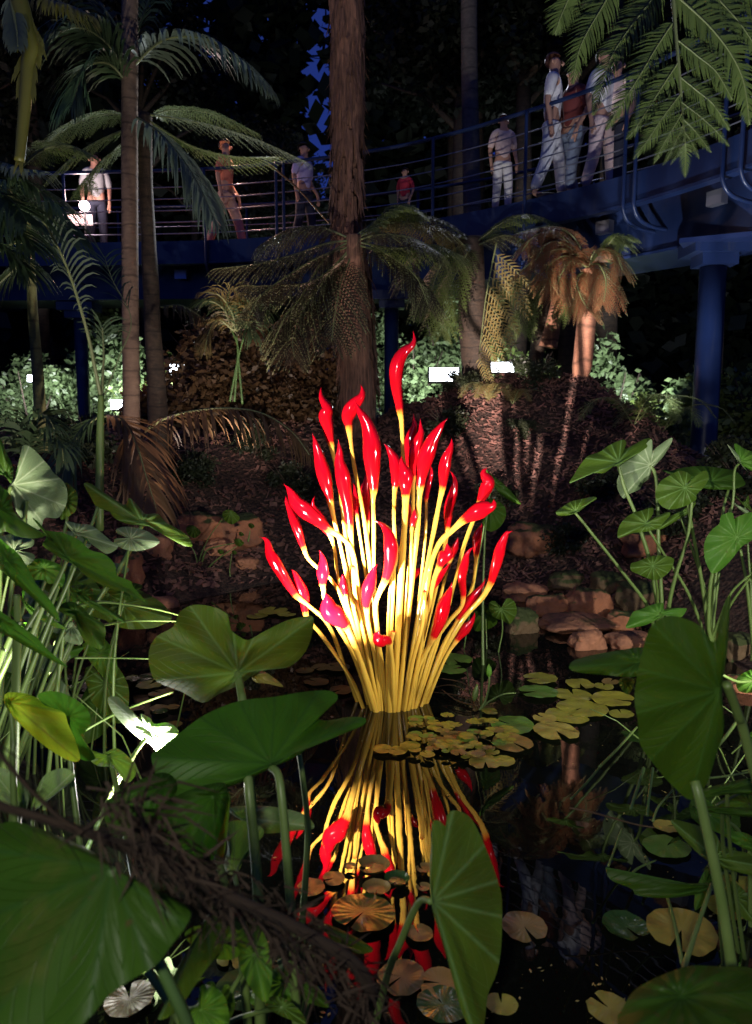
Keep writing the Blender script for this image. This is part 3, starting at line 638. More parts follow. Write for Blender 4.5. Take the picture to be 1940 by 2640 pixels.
leaf(p, '8', "1295 230 1370 240 1480 280 1530 350 1620 370 1652 390 1680 470 1560 450 1480 420 1420 380 1340 300", (1490,395), 2.2, 0, -.15, 'taro')
leaf(p, '8', "1420 100 1520 70 1660 45 1700 110 1550 115 1450 130", (1540,95), 2.0, 0, -.15, 'taro_dark'); leaf(p, '8', "1380 170 1500 170 1690 180 1690 215 1500 200", (1520,185), 2.0, 0, -.15, 'taro_dark')
leaf(p, '8', "1010 435 1060 470 1200 500 1350 505 1470 510 1440 545 1290 570 1150 560 1120 530 1030 490", (1440,520), 2.25, 0, -.12, 'taro_dark')
pstalk(p, '8', "1490 395 1500 560 1520 800", 2.2, 2.3, (.005, .007)); pstalk(p, '6', "1150 660 1200 690 1300 760 1400 1000", 2.2, 2.4, (.005, .007), False); pstalk(p, '8', "1540 95 1560 400", 2.0, 2.2, (.005, .007))
pstalk(p, '8', "1475 510 1430 640 1390 760 1350 900 1330 1130", 2.2, 1.75, (.006, .009), False); pstalk(p, '8', "1280 570 1310 680 1345 860", 2.3, 1.95, (.005, .006), False); pstalk(p, '8', "1520 185 1530 400", 2.0, 2.2, (.005, .007))
leaf(p, '6', "1065 740 1100 725 1135 740 1110 800 1080 780", (1100,745), 2.6, 0, .03, 'taro_bright'); pstalk(p, '6', "1100 745 1160 800 1220 900", 2.6, 2.6, (.003, .004), False)
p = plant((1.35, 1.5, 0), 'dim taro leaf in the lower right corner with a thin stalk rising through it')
leaf(p, '8', "1060 1100 1080 1060 1130 980 1230 920 1370 870 1500 870 1652 880 1760 960 1760 1240 1400 1260 1100 1200", (1340,1000), 1.45, 0, -.12, 'taro_shaded')
pstalk(p, '8', "1340 1000 1320 1120 1310 1300", 1.45, 1.5, (.006, .008))
p = plant((1.2, 2.6, 0), 'taro with small bright green leaves at the right edge beside the tall stalk')
leaf(p, '8', "1520 285 1600 280 1652 300 1700 340 1690 380 1590 340", (1640,330), 2.5, 0, -.08, 'taro_bright')
leaf(p, '6', "1585 730 1652 690 1710 700 1700 780 1600 790", (1660,740), 3.2, 0, 0, 'taro_bright'); leaf(p, '6', "1635 980 1690 940 1700 1030 1650 1020", (1670,985), 3.0, 0, 0, 'taro_bright')
pstalk(p, '8', "1640 330 1645 500", 2.5, 2.5); pstalk(p, '6', "1520 715 1590 745 1660 740", 3.1, 3.2, (.006, .006), False); pstalk(p, '6', "1660 740 1670 985 1680 1300", 3.2, 3.0)
# --- right bank cluster
YR = 5.3
p = plant((1.9, YR, 0), 'right bank taro clump with a pale underside-out leaf and a long leaf pointing left')
leaf(p, 'F', "95 415 130 350 200 240 260 180 350 150 420 100 500 60 560 45 580 80 560 120 620 100 720 45 790 35 760 100 700 150 620 200 560 240 510 268 450 280 390 330 300 330 200 370", (515,235), YR, .03, -.25, 'taro')
leaf(p, 'F', "640 190 720 110 790 40 805 100 805 140 850 100 960 28 965 70 900 180 830 260 800 300 780 370 720 420 690 470 600 510 555 545 510 480 500 400 520 330 505 290 580 230", (785,262), YR+.12, 0, .05, 'taro_pale', True)
leaf(p, 'F', "0 690 -20 660 30 620 110 570 200 550 300 530 325 550 260 590 200 640 145 672 80 690", (150,655), YR-.1, 0, -.2, 'taro')
leaf(p, 'F', "505 830 530 760 600 690 700 650 800 625 805 680 760 740 850 690 940 660 950 690 900 750 850 800 740 830 640 840 560 870 510 880", (758,760), YR-.1, 0, -.2, 'taro')
leaf(p, 'F', "620 1100 680 1080 780 1040 880 1030 970 1050 985 1080 960 1150 900 1210 830 1240 760 1225 680 1190 620 1160", (805,1120), YR-.2, 0, -.1, 'taro')
pstalk(p, 'F', "510 265 570 470 650 660 710 850 770 1050 840 1430 850 1750", YR, YR, (.011, .017)); pstalk(p, 'F', "785 265 830 360 845 600 855 1000 880 1430 880 1750", YR+.12, YR, (.011, .017))
pstalk(p, 'F', "145 668 380 960 600 1240 700 1370 760 1470 830 1700", YR-.1, YR, (.009, .016)); pstalk(p, 'F', "770 810 900 1020 1100 1340 1240 1690", YR-.05, YR, (.008, .014))
pstalk(p, 'F', "805 1125 840 1300 850 1500", YR-.2, YR, (.008, .012))
p = plant((2.25, YR+.1, 0), 'taro clump on the right bank with two overlapping cupped leaves above crossing stalks')
leaf(p, 'F', "835 470 870 400 930 360 1000 320 1060 310 1120 340 1130 370 1080 410 1140 390 1180 335 1260 310 1280 370 1240 450 1180 510 1170 560 1080 610 960 640 880 610 835 540", (1080,455), YR-.1, 0, -.08, 'taro')
leaf(p, 'F', "880 305 960 310 1030 290 1120 275 1250 270 1400 290 1520 320 1580 390 1590 430 1500 465 1380 470 1250 460 1130 400 1000 360", (1300,400), YR+.3, 0, -.25, 'taro_dark')
leaf(p, 'F', "850 800 900 740 960 690 1040 650 1120 600 1170 570 1160 610 1110 670 1030 720 950 770 870 810", (1060,665), YR+.05, 0, -.1, 'taro')
leaf(p, 'F', "580 1650 600 1580 640 1510 700 1490 800 1450 890 1435 900 1490 960 1480 1080 1480 1090 1500 1040 1560 960 1530 880 1560 800 1600 720 1630", (860,1535), YR-.25, 0, -.15, 'taro_bright')
pstalk(p, 'F', "1140 560 1100 880 1000 1200 940 1480 930 1750", YR-.1, YR, (.010, .018)); pstalk(p, 'F', "1095 460 1110 640 1150 860 1220 1250 1280 1700", YR-.08, YR, (.009, .016))
pstalk(p, 'F', "1040 700 1180 1100 1270 1400 1290 1700", YR+.05, YR, (.007, .013)); pstalk(p, 'F', "1450 470 1400 670 1340 1180 1300 1700", YR+.3, YR+.1, (.009, .015)); pstalk(p, 'F', "860 1535 900 1650 1000 1800", YR-.25, YR-.1, (.008, .01))
p = plant((2.6, YR-.2, 0), 'taro at the right edge with a large glowing cupped leaf lit from inside')
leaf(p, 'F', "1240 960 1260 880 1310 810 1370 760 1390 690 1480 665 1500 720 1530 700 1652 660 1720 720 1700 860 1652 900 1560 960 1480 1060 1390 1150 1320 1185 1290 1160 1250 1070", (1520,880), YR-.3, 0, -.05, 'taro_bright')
leaf(p, 'F', "1440 85 1530 170 1560 240 1610 315 1540 240 1490 170", (1540,240), YR, 0, 0, 'taro_pale', True); leaf(p, 'F', "1500 80 1600 130 1720 180 1720 330 1610 290 1540 230", (1550,230), YR, 0, -.1, 'taro_bright')
leaf(p, 'F', "1420 500 1500 580 1620 650 1600 680 1520 620", (1500,590), YR, 0, 0, 'taro_pale', True); leaf(p, 'F', "1500 515 1570 570 1620 520 1630 600 1650 650 1580 610", (1590,600), YR+.1, 0, 0, 'taro')
leaf(p, 'F', "1640 1100 1720 1060 1740 1200 1660 1260", (1690,1150), YR-.4, 0, 0, 'taro')
pstalk(p, 'F', "1520 885 1440 1000 1310 1190 1280 1600 1300 1760", YR-.28, YR-.2, (.010, .017)); pstalk(p, 'F', "1550 980 1600 1240 1652 1700", YR-.2, YR-.2, (.009, .016)); pstalk(p, 'F', "1652 1180 1480 1340 1380 1560 1310 1750", YR-.4, YR-.2, (.007, .012))
pstalk(p, 'F', "1545 245 1500 320 1480 620 1345 1180 1320 1700", YR, YR-.1, (.007, .012)); pstalk(p, 'F', "1590 600 1610 900 1640 1300 1650 1700", YR+.1, YR, (.006, .011)); pstalk(p, 'F', "1690 1150 1480 1430 1350 1700", YR-.4, YR-.2, (.007, .012)); pstalk(p, 'F', "1500 590 1440 700 1380 1100 1310 1700", YR, YR, (.006, .012))
# --- small waterside taro near the sculpture
p = plant((.72, 5.6, 0), 'young taro with a small heart leaf low in the water right of the flames')
leaf(p, '6', "495 405 520 390 550 415 570 380 605 390 618 440 590 490 560 480 510 455", (550,425), 5.6, 0, .02, 'taro'); leaf(p, '6', "430 430 480 410 530 470 520 500 470 520 430 515", (480,440), 5.8, 0, 0, 'taro_dark')
leaf(p, '6', "470 -10 500 -60 560 -30 570 20 540 70 500 85 470 60", (500,-20), 5.7, 0, 0, 'taro_dark'); leaf(p, '4', "485 940 520 970 570 1010 635 1085 600 1080 540 1040 500 990", (520,1005), 5.7, 0, 0, 'taro_dark')
pstalk(p, '6', "550 425 555 520 540 600", 5.6, 5.6, (.005, .007)); pstalk(p, '6', "490 -10 478 100 468 400 470 700", 5.7, 5.3, (.006, .012)); pstalk(p, '6', "480 440 485 560", 5.8, 5.7, (.005, .006)); pstalk(p, '4', "520 1005 500 1050 485 1124", 5.7, 5.7, (.004, .006))

# ------------------------------------------------------------------ thin reeds and dry stems
def reed(c, s, Y0, Y1, r, mat, label, group, name='reed'):
    pp = L(c, s); n = len(pp); pts = [P(x, y, Y0+(Y1-Y0)*i/(n-1)) for i, (x, y) in enumerate(pp)]
    mb = MB(); mb.tube(catmull([tuple(x) for x in pts], 6), r, 6); return tag(mb.build(name, M[mat]), label, 'reed', group)
reed('E', "620 1440 860 1385 1100 1400 1400 1450 1620 1510", 3.2, 3.6, (.008, .003), 'stalk', 'long pale reed arching right over the dark water from the left clump', 'reeds leaning from the left clump')
reed('E', "700 1620 940 1585 1200 1550 1620 1555", 3.1, 3.5, (.007, .003), 'stalk', 'straight pale reed lying level below the arching one', 'reeds leaning from the left clump')
reed('5', "330 640 480 640 680 645", 3.2, 3.4, (.006, .003), 'stalk', 'lowest of the level reeds left of the ribbed heart leaf', 'reeds leaning from the left clump')
reed('5', "300 1000 520 880 760 790", 3.0, 3.3, (.008, .004), 'stalk', 'dim reed rising right behind the white glowing leaf', 'reeds leaning from the left clump')
b = MB()
for k in range(12):
    x = rnd.uniform(-2.1, -.95); y = rnd.uniform(2.6, 4.6); h = rnd.uniform(.25, .75); dx = rnd.gauss(.25, .3); dy = rnd.gauss(0, .12)
    if math.hypot(x+.95, y-2.75) < .55: continue
    b.tube([Vector((x, y, -.03)), Vector((x+dx*.35, y+dy*.4, h*.55)), Vector((x+dx, y+dy, h))], (.006, .0018), 5)
tag(b.build('reed_bed', M['stalk']), 'tangle of thin pale green stems growing under the left taro leaves', 'reeds', kind='stuff')
b = MB()
for k in range(26):
    x = rnd.uniform(1.35, 2.2); y = rnd.uniform(2.6, 3.9); a = rnd.uniform(0, 6.28); l = rnd.uniform(.2, .55)
    p0 = Vector((x, y, rnd.uniform(.0, .1))); p1 = p0+Vector((math.cos(a)*l, math.sin(a)*l*.6, rnd.uniform(-.02, .3)))
    b.tube([p0, p0.lerp(p1, .5)+Vector((0, 0, rnd.uniform(0, .08))), p1], (.004, .0025), 5)
tag(b.build('dry_stems', M['stalk']), 'loose tangle of thin broken stems over the water at right', 'stems', kind='stuff')
reed('8', "980 0 920 70 855 135", 2.9, 2.6, (.005, .004), 'stalk_dark', 'bent stem dipping to a sunken leaf right of the tall folded leaf', 'bent stems in the right water')
reed('8', "1175 0 1150 80 1118 180", 3.2, 2.9, (.008, .006), 'stalk_dark', 'thick dim stem slanting into the water left of the big dark leaf tip', 'bent stems in the right water')
reed('8', "1215 0 1200 110 1190 210", 3.1, 2.9, (.007, .006), 'stalk_dark', 'upright dim stem beside the thick slanting one', 'bent stems in the right water')
reed('8', "1080 265 1050 350 1020 430", 2.75, 2.5, (.004, .004), 'stalk', 'short thin stem leaning over the black water, left of the pale round pad', 'bent stems in the right water')
reed('8', "1110 480 1150 440 1230 405", 2.45, 2.6, (.006, .003), 'stalk', 'curved pale stem under the pale green notched pad', 'bent stems in the right water')
reed('8', "850 175 950 195 1130 245 1225 262", 2.75, 2.7, (.0035, .003), 'palm_brown', 'thin pinkish twig with seeds lying over the dark water', 'bent stems in the right water')
reed('8', "690 815 740 910 800 1000 885 1110", 2.4, 2.1, (.003, .002), 'palm_brown', 'fine twig with droplets trailing to the bottom edge', 'bent stems in the right water')
reed('8', "1215 235 1240 170 1305 95", 2.7, 2.8, (.005, .003), 'stalk', 'pale stem curving up to the big dark leaf tip', 'bent stems in the right water')
reed('8', "1450 45 1540 35 1652 15", 2.5, 2.5, (.004, .003), 'stalk', 'pale level twig beside the tall stalk at right', 'bent stems in the right water')
reed('8', "1490 165 1560 130 1600 110", 2.5, 2.5, (.005, .004), 'stalk', 'short pale twig beneath the level one at right', 'bent stems in the right water')
reed('6', "980 1120 1060 1040 1145 945", 3.0, 3.4, (.006, .005), 'stalk', 'long stem slanting out of the water to the big dark leaf', 'bent stems in the right water')
reed('6', "1590 910 1540 980 1490 1040", 3.0, 2.8, (.007, .006), 'stalk', 'pale slanting stem right of the big dark leaf', 'bent stems in the right water')
# creeper on the left far bank
t = thing('creeper', P(438, 1300, 8.0), 'wispy creeper with small heart leaves climbing on the left far bank', 'creeper')
b = MB()
for s in ("875 385 870 280 880 200 920 110 985 20", "880 280 900 180 960 150 1050 135", "875 300 940 220 1040 150", "890 330 930 380 1000 420", "870 250 860 190 840 150", "1035 340 1010 270 1020 180", "1090 130 1100 80"):
    b.tube(catmull([tuple(P(x, y, 7.9)) for x, y in L('5', s)], 6), (.012, .004), 6)
b.build('stem', M['stalk'], t)
for u, v, sz in ((1015,15,70), (1105,58,26), (1060,95,22), (1030,175,22), (970,172,26), (1050,130,40), (1120,360,28), (850,80,60), (1035,330,24), (680,350,24)):
    leaf(t, '5', "%f %f %f %f %f %f %f %f %f %f" % (u-sz*.5, v-sz*.2, u, v-sz*.35, u+sz*.55, v+sz*.15, u+sz*.1, v+sz*.55, u-sz*.4, v+sz*.3), (u, v-sz*.15), 7.85, 0, 0, 'taro', bulge=.01)

# ------------------------------------------------------------------ lily pads
pad_n = [0]
def pad(px, py, wpx, mat, label, group=None, notch=None, curl=0, serr=.012, z=None):
    pad_n[0] += 1; c = W(px, py, 0); r = wpx/2*c.y/FPX*1.02; g = random.Random(pad_n[0]*17)
    rot = notch if notch is not None else g.uniform(0, 6.28); N = 60; gap = g.uniform(.10, .22); mb = MB(); NR = 7
    vs = [Vector((0, 0, 0))]; at = [(0.001, 0, 0)]
    for k in range(1, NR+1):
        rr = k/NR
        for i in range(N+1):
            a = rot+gap+(2*math.pi-2*gap)*i/N
            e = min(1, min(i, N-i)/4); rad = r*rr*(1-.12*(1-e)*rr)*(1+serr*math.sin(i*5.2)*rr+.05*math.sin(a*2+pad_n[0])*rr)
            zz = curl*r*max(0, rr-.72)/.28*.28+.006*noise.noise(Vector((math.cos(a)*rr*2, math.sin(a)*rr*2, pad_n[0]*3.1)))*r*12*rr
            vs.append(Vector((math.cos(a)*rad, math.sin(a)*rad, zz))); at.append((rr, a/math.pi-1, 0))
    n = N+1; fs = [(0, 1+i, 2+i) for i in range(N)]
    for k in range(NR-1):
        o = 1+k*n; fs += [(o+i, o+n+i, o+n+i+1, o+i+1) for i in range(N)]
    mb.add(vs, fs, at); o = mb.build('lily_pad', M[mat]); o.location = (c.x, c.y, (z if z is not None else .008+g.random()*.014)); return tag(o, label, 'lily pad', group)
GP = 'lily pads floating right of the flames'
for u, v, wd, m, lab in [(720,742,150,'pad_olive','clean oval lily pad farthest from the others, below the far shore rocks'),
 (710,800,170,'pad_green','bright notched lily pad in front of the farthest oval pad'), (865,808,165,'pad_olive','olive lily pad touching the right side of the bright notched pad'),
 (895,765,130,'pad_olive','thin oval lily pad behind the olive one, nearer the far shore'), (1000,770,90,'pad_olive','small lily pad left of the tiny heart leaf'), (1030,750,80,'pad_brown','small brownish lily pad at the back beside the tiny heart leaf'),
 (1040,832,190,'pad_olive','wide lily pad next to the edge of the big dark leaf'), (905,870,220,'pad_olive','large olive lily pad with curled rim in the middle of the right group'),
 (840,900,190,'pad_olive','lily pad wedged between the large olive pad and the yellow torn one'), (790,972,205,'pad_yellow','large tan lily pad with a straight front edge near the yellow leaf'),
 (740,915,110,'pad_yellow','yellowing torn lily pad on top of the tan one'), (600,945,200,'pad_green','serrated green lily pad left of the yellow torn pad'), (1077,893,110,'pad_olive','round lily pad alone in front of the wide one'),
 (340,655,160,'pad_green','crinkled green lily pad just behind the right foot of the flames'), (330,700,130,'pad_green','second crinkled lily pad in front of the one behind the flames\' foot'),
 (500,885,75,'pad_olive','small round lily pad with a slit at the foot of the flower buds'), (600,1025,190,'pad_brown','purple-brown lily pad with toothed rim at the right end of the mat'),
 (560,1100,110,'pad_olive','lily pad at the lower right corner of the mat'), (480,1104,150,'pad_yellow','yellowish lily pad along the front edge of the mat'), (345,1010,200,'pad_brown','large brownish lily pad in the centre of the mat')]:
    pad(826+u/2, 1124+v/2, wd/2, m, lab, GP)
g2 = random.Random(3); k = 0
while k < 78:
    u = g2.uniform(110, 600); v = g2.uniform(885, 1100)
    if ((u-340)/270)**2+((v-1005)/95)**2 > 1: continue
    pad(826+u/2, 1124+v/2, g2.uniform(18, 38), g2.choice(['pad_olive', 'pad_olive', 'pad_olive', 'pad_green', 'pad_brown']), 'small lily pad crowded into the mat that floats at the right foot of the flames', 'small pads of the mat', serr=.03, z=.02+g2.random()*.02); k += 1
for u, v in ((30,1055), (95,1060), (150,1040)): pad(826+u/2, 1124+v/2, 46, 'pad_olive', 'small lily pad crowded into the mat that floats at the right foot of the flames', 'small pads of the mat')
GD = 'lily pads at the bottom right'
for u, v, wd, m, lab, ct in [(1275,355,205,'pad_green','smooth pale green lily pad with an open slit, right of the black water',0), (1275,265,115,'pad_yellow','small orange-tinted lily pad behind the smooth pale green one',0),
 (1095,710,210,'pad_dark','glossy dark green lily pad with a raised fold near the tan eaten pad',.3), (650,705,220,'pad_brown','dark maroon lily pad with scalloped rim beside the tall folded leaf',0), (1340,730,330,'pad_yellow','large tan lily pad with dark rotten holes, lower right',0),
 (1550,620,200,'pad_olive','olive lily pad behind the tan rotten one, by the tall stalk',0), (1590,525,170,'pad_olive','mottled lily pad at the right edge under the dark edge-on leaf',0), (550,1060,150,'pad_olive','squarish olive lily pad at the bottom, right of the tall folded leaf',0),
 (290,1060,240,'pad_dark','dark speckled lily pad at the bottom edge left of the tall folded leaf',0), (1020,1080,210,'pad_yellow','ragged yellow-green lily pad at the bottom edge in front of the dim corner leaf',0), (280,965,200,'pad_brown','dim brown lily pad just under the tall folded leaf stalk',0), (110,930,230,'pad_brown','brown wet lily pad where the folded leaf\'s stalk meets the water',0)]:
    pad(826+u/2, 1686+v/2, wd/2, m, lab, GD, curl=ct)
GT = 'lily pads floating on the reflection'
for u, v, wd, m, lab, ct in [(620,1055,210,'pad_brown','copper lily pad with an upturned rim, farthest of those on the reflection',1), (640,1190,175,'pad_brown','copper lily pad with upturned rim touching the green-rimmed one',1), (765,1130,160,'pad_dark','dark green-rimmed lily pad standing up between the copper ones',1.2),
 (380,1115,150,'pad_brown','flat olive-brown lily pad left of the copper ones',0), (240,1180,190,'pad_brown','flat lily pad at the left end of the copper pads, by the pale stalks',0), (930,1070,110,'pad_brown','small copper lily pad half hidden by the tall folded leaf, the farther one',1), (925,1180,95,'pad_brown','small copper lily pad half hidden by the tall folded leaf, the nearer one',1),
 (480,1050,80,'pad_brown','tiny crumpled lily pad next to the farthest copper one',.5), (560,1330,400,'pad_dark','big dark lily pad sprinkled with water drops in front of the reflection',0), (900,1450,180,'pad_brown','wet copper lily pad over the red reflection at the bottom',.5)]:
    x, y = q('T', u, v); pad(x, y, wd*KD/2.36, m, lab, GT, curl=ct, serr=.008)
for u, v, wd, m, lab in [(1010,840,130,'pad_olive','olive lily pad seen between the front stalks below the brown frond'), (570,1030,230,'pad_brown','tan lily pad with a rotten patch, bottom left behind the huge leaf'), (1090,985,300,'pad_dark','large dark notched lily pad at the bottom between the front stalks'), (1200,915,130,'pad_brown','dark brown lily pad right of the front stalks'), (1060,870,80,'pad_yellow','small orange lily pad beside the olive one between the stalks')]:
    x, y = q('7', u, v); pad(x, y, wd/2, m, lab, 'lily pads between the front stalks')
for k in range(34):
    u = g2.uniform(300, 820); v = g2.uniform(690, 960)
    pad(u/2, 1124+v/2, g2.uniform(26, 60), g2.choice(['pad_dark', 'pad_olive', 'pad_brown']), 'dim lily pad in the shaded mat under the left taro leaves', 'dim pads of the left mat')
for u, v, wd in ((1200,440,130), (1130,460,90), (1260,455,80), (1390,750,110), (1480,690,120), (1500,790,110), (1410,690,90), (1340,700,80)):
    pad(u/2, 1124+v/2, wd/2, 'pad_brown' if v > 600 else 'pad_olive', 'dim lily pad on the black water left of the flames', 'dim pads left of the flames')
b = MB()
for k in range(420):
    u = rnd.uniform(560, 1640); v = rnd.uniform(1480, 2240); c = W(u, v, 0)
    if noise.noise(Vector((c.x*2.2, c.y*2.2, 9))) < .02: continue
    a = rnd.uniform(0, 6.28); l = rnd.uniform(.003, .011); d = Vector((math.cos(a), math.sin(a), 0))*l; e = Vector((-math.sin(a), math.cos(a), 0))*l*rnd.uniform(.2, .6); z = Vector((0, 0, .004+rnd.random()*.003))
    b.add([c-d+z, c+e+z, c+d+z, c-e+z], [(0, 1, 2, 3)])
tag(b.build('floating_debris', M['pad_yellow']), 'tiny pale flecks and duckweed scattered on the black water', 'debris', kind='stuff')
# water lily buds
t = thing('lily_flower_stem', W(*r6(455,868)), 'pale water lily bud on a bent stalk beside the foot of the flames', 'flower bud')
Yb = W(*r6(455, 868)).y
b = MB(); b.tube(catmull([tuple(P(*r6(u, v), Yb)) for u, v in ((455,870), (480,830), (495,770), (497,720))], 6), (.009, .006), 7); b.build('stalk', M['stalk'], t)
def bud(parent, a, c, r, mat='taro_bright'):
    mb = MB(); mb.tube([Vector(a).lerp(Vector(c), i/8) for i in range(9)], lambda u: r*(math.sin(math.pi*min(1, u*.96+.04))**.8)*(1-.35*u)+.001, 10); return mb.build('bud', M[mat], parent)
bud(t, P(*r6(496,725), Yb), P(*r6(495,668), Yb), .021)
bud(t, P(*r6(430,830), Yb), P(*r6(445,755), Yb), .022, 'stalk')
b = MB(); b.tube(catmull([tuple(P(*r6(u, v), Yb)) for u, v in ((455,870), (500,830), (560,800), (615,795))], 6), (.007, .003), 6); b.build('stalk', M['stalk'], t)
b = MB()
for s in ("455 865 430 800 380 750 280 730", "440 850 400 790 330 760 250 770", "450 850 360 830 290 780", "470 860 540 850 600 830", "430 870 410 820 330 800 240 790"):
    b.tube(catmull([tuple(P(*r6(*[float(x) for x in (s.split()[i], s.split()[i+1])]), Yb+.05*i)) for i in range(0, len(s.split()), 2)], 5), (.006, .003), 5)
b.build('runner', M['palm_brown'], t)

# ------------------------------------------------------------------ fronds
def frond_mb(path, ll, n, width, droop, ang=.9, mat2=True, profile=None, rr=(.014, .004), both=(1, -1), upv=None, seed=0, segs=4, jitter=.12):
    g = random.Random(seed); mb = MB(); pts = resample(catmull([tuple(p) for p in path], 10), 40); mb.tube(pts, rr, 6, 1)
    for i in range(n):
        t = .06+.94*i/(n-1); k = t*39; j = min(38, int(k)); p = pts[j].lerp(pts[j+1], k-j); T = (pts[j+1]-pts[j]).normalized()
        up = Vector(upv) if upv else Vector((0, 0, 1)); S = T.cross(up); S = S.normalized() if S.length > .05 else Vector((1, 0, 0)); N = S.cross(T)
        pr = profile(t) if profile else (math.sin(math.pi*(.12+.86*t))**.6)
        for sd in both:
            a = ang*(1-.45*t)+g.gauss(0, jitter); d = (S*sd*math.sin(a)+T*math.cos(a)+N*.25).normalized(); l = ll*pr*g.uniform(.85, 1.1); q_ = p.copy(); vs = []; 
            for s in range(segs+1):
                u = s/segs; wd = width*(math.sin(math.pi*(.18+.80*u))**.8)*(.5+.5*pr)
                wv = d.cross(N if abs(d.dot(N)) < .95 else T).normalized()*wd/2
                vs += [q_-wv, q_+wv]
                d = (d+Vector((0, 0, -droop*(.4+u)))).normalized(); q_ = q_+d*l/segs
            mb.add(vs, [(2*s, 2*s+1, 2*s+3, 2*s+2) for s in range(segs)])
    return mb
def pinna(mb, path, hw, n, N, wd=None, g=random, taper=True):
    pts = resample(path, n+2); mb.tube(pts[::2]+[pts[-1]] if len(pts) > 6 else pts, (hw*.035, hw*.012), 4, 1, False)
    for i in range(1, n+1):
        t = i/(n+1); T = (pts[i+1]-pts[i-1]).normalized(); S = T.cross(N).normalized(); pr = (min(1, t*7+.35))*(1-t**2.2)*.94+.06
        for sd in (1, -1):
            l = hw*pr*g.uniform(.88, 1.08); a = 1.02-.35*t+g.gauss(0, .05); d = (S*sd*math.sin(a)+T*math.cos(a)+N*g.gauss(0, .1)).normalized(); b_ = T*((wd or hw*.2))
            p = pts[i]; mb.add([p-b_*.45, p+b_*.45, p+d*l*.55+b_*.5-N*l*.03, p+d*l*.55-b_*.42-N*l*.03, p+d*l+T*l*.12-N*l*.12], [(0, 1, 2, 3), (3, 2, 4)])
def fern_mb(path, pl, npin, npl, droop=.25, rr=(.012, .004), seed=0, upv=None, both=(1, -1), profile=None, ang=1.15):
    g = random.Random(seed); mb = MB(); pts = resample(catmull([tuple(p) for p in path], 10), 40); mb.tube(pts, rr, 6, 1)
    for i in range(npin):
        t = .10+.90*i/(npin-1); k = t*39; j = min(38, int(k)); p = pts[j].lerp(pts[j+1], k-j); T = (pts[j+1]-pts[j]).normalized()
        up = Vector(upv) if upv else Vector((0, 0, 1)); S = T.cross(up); S = S.normalized() if S.length > .05 else Vector((1, 0, 0)); N = S.cross(T).normalized()
        pr = profile(t) if profile else math.sin(math.pi*(.10+.84*t))**.7
        for sd in both:
            a = ang*(1-.5*t)+g.gauss(0, .07); d = (S*sd*math.sin(a)+T*math.cos(a)).normalized(); l = pl*pr*g.uniform(.88, 1.08)
            pp = [p+d*l*u+Vector((0, 0, -droop*l*u*u)) for u in (0, .25, .5, .75, 1)]
            pinna(mb, pp, l*.20+.01, npl, N, g=g)
    return mb
def PP(c, s, Y0, Y1=None):
    pp = L(c, s); n = len(pp); Y1 = Y0 if Y1 is None else Y1
    return [P(x, y, Y0+(Y1-Y0)*i/(n-1)) for i, (x, y) in enumerate(pp)]
def trunk(parent, c, s, Y, r, mat, n=14, sub=10, rough=0, name='trunk'):
    pts = catmull([tuple(p) for p in PP(c, s, Y)], sub); mb = MB(); mb.tube(pts, r, n)
    if rough:
        for i, v in enumerate(mb.v):
            f = noise.noise(Vector((v[0]*9, v[1]*9, v[2]*2.0)))*rough; cx = mb.a[i]; k = i % n; a = 2*math.pi*k/n; mb.v[i] = (v[0]+math.cos(a)*f, v[1]+math.sin(a)*f, v[2])
    return mb.build(name, M[mat], parent)
RM = lambda m: [M[m], M['rachis']]
GPALM = 'palms in front of the walkway'
# left ringed palm
t = thing('palm_tree', P(285, 1000, 8.0), 'palm with a smooth ringed tan trunk and fronds arching over the walkway', 'palm tree', GPALM)
trunk(t, 'd', "286 -60 285 300 286 600 288 800 290 960 291 1020", 8.0, lambda u: .078+.012*u+.018*max(0, u-.9)*10*.3, 'bark_palm', 18, 8)
frond_mb(PP('d', "290 150 360 88 450 85 530 130 592 195", 8.0, 7.3), .62, 46, .035, .55, seed=1).build('frond', RM('palm_grey'), t)
frond_mb(PP('d', "296 255 360 300 425 385 478 495", 8.0, 7.4), .62, 44, .035, .55, seed=2).build('frond', RM('palm_grey'), t)
frond_mb(PP('d', "285 170 230 90 160 60 90 110", 8.0, 7.4), .7, 40, .03, .5, seed=3).build('frond', RM('palm'), t)
frond_mb(PP('d', "285 190 240 140 190 150 160 230", 8.0, 7.5), .65, 40, .022, .5, seed=4).build('frond', RM('palm'), t)
frond_mb(PP('d', "285 120 320 20 360 -60 420 -100", 8.0, 8.4), .7, 40, .03, .6, seed=5).build('frond', RM('night'), t)
frond_mb(PP('d', "285 120 230 20 150 -30 60 -30", 8.0, 8.4), .7, 40, .03, .6, seed=6).build('frond', RM('night'), t)
# dark second trunk with moss green fern fronds
t = thing('tree_fern', P(335, 940, 8.6), 'dark slim tree fern beside the ringed palm, pale fronds reaching right', 'tree fern')
trunk(t, 'd', "318 250 322 420 330 600 338 760 348 920 352 1010", 8.6, lambda u: .075+.055*u*u, 'bark_dark', 14, 8, .012)
for k, (s, Y1, m) in enumerate((("320 250 430 268 560 305 672 355", 8.0, 'palm_grey'), ("320 260 420 320 520 345 610 345", 8.2, 'fern'), ("320 270 260 290 180 330 110 390", 8.0, 'fern'), ("318 280 250 330 200 380 190 420", 8.2, 'fern'), ("318 260 380 240 470 250 560 290", 8.6, 'fern'), ("318 270 240 250 150 280 90 330", 8.4, 'fern'))):
    fern_mb(PP('d', s, 8.6, Y1), .36, 24, 11, seed=20+k).build('frond', RM(m), t)
frond_mb(PP('3', "710 225 800 220 880 265", 8.4, 8.2), .34, 20, .02, .7, seed=77, upv=(0, 0, 1)).build('frond', RM('fern_dark'), t)
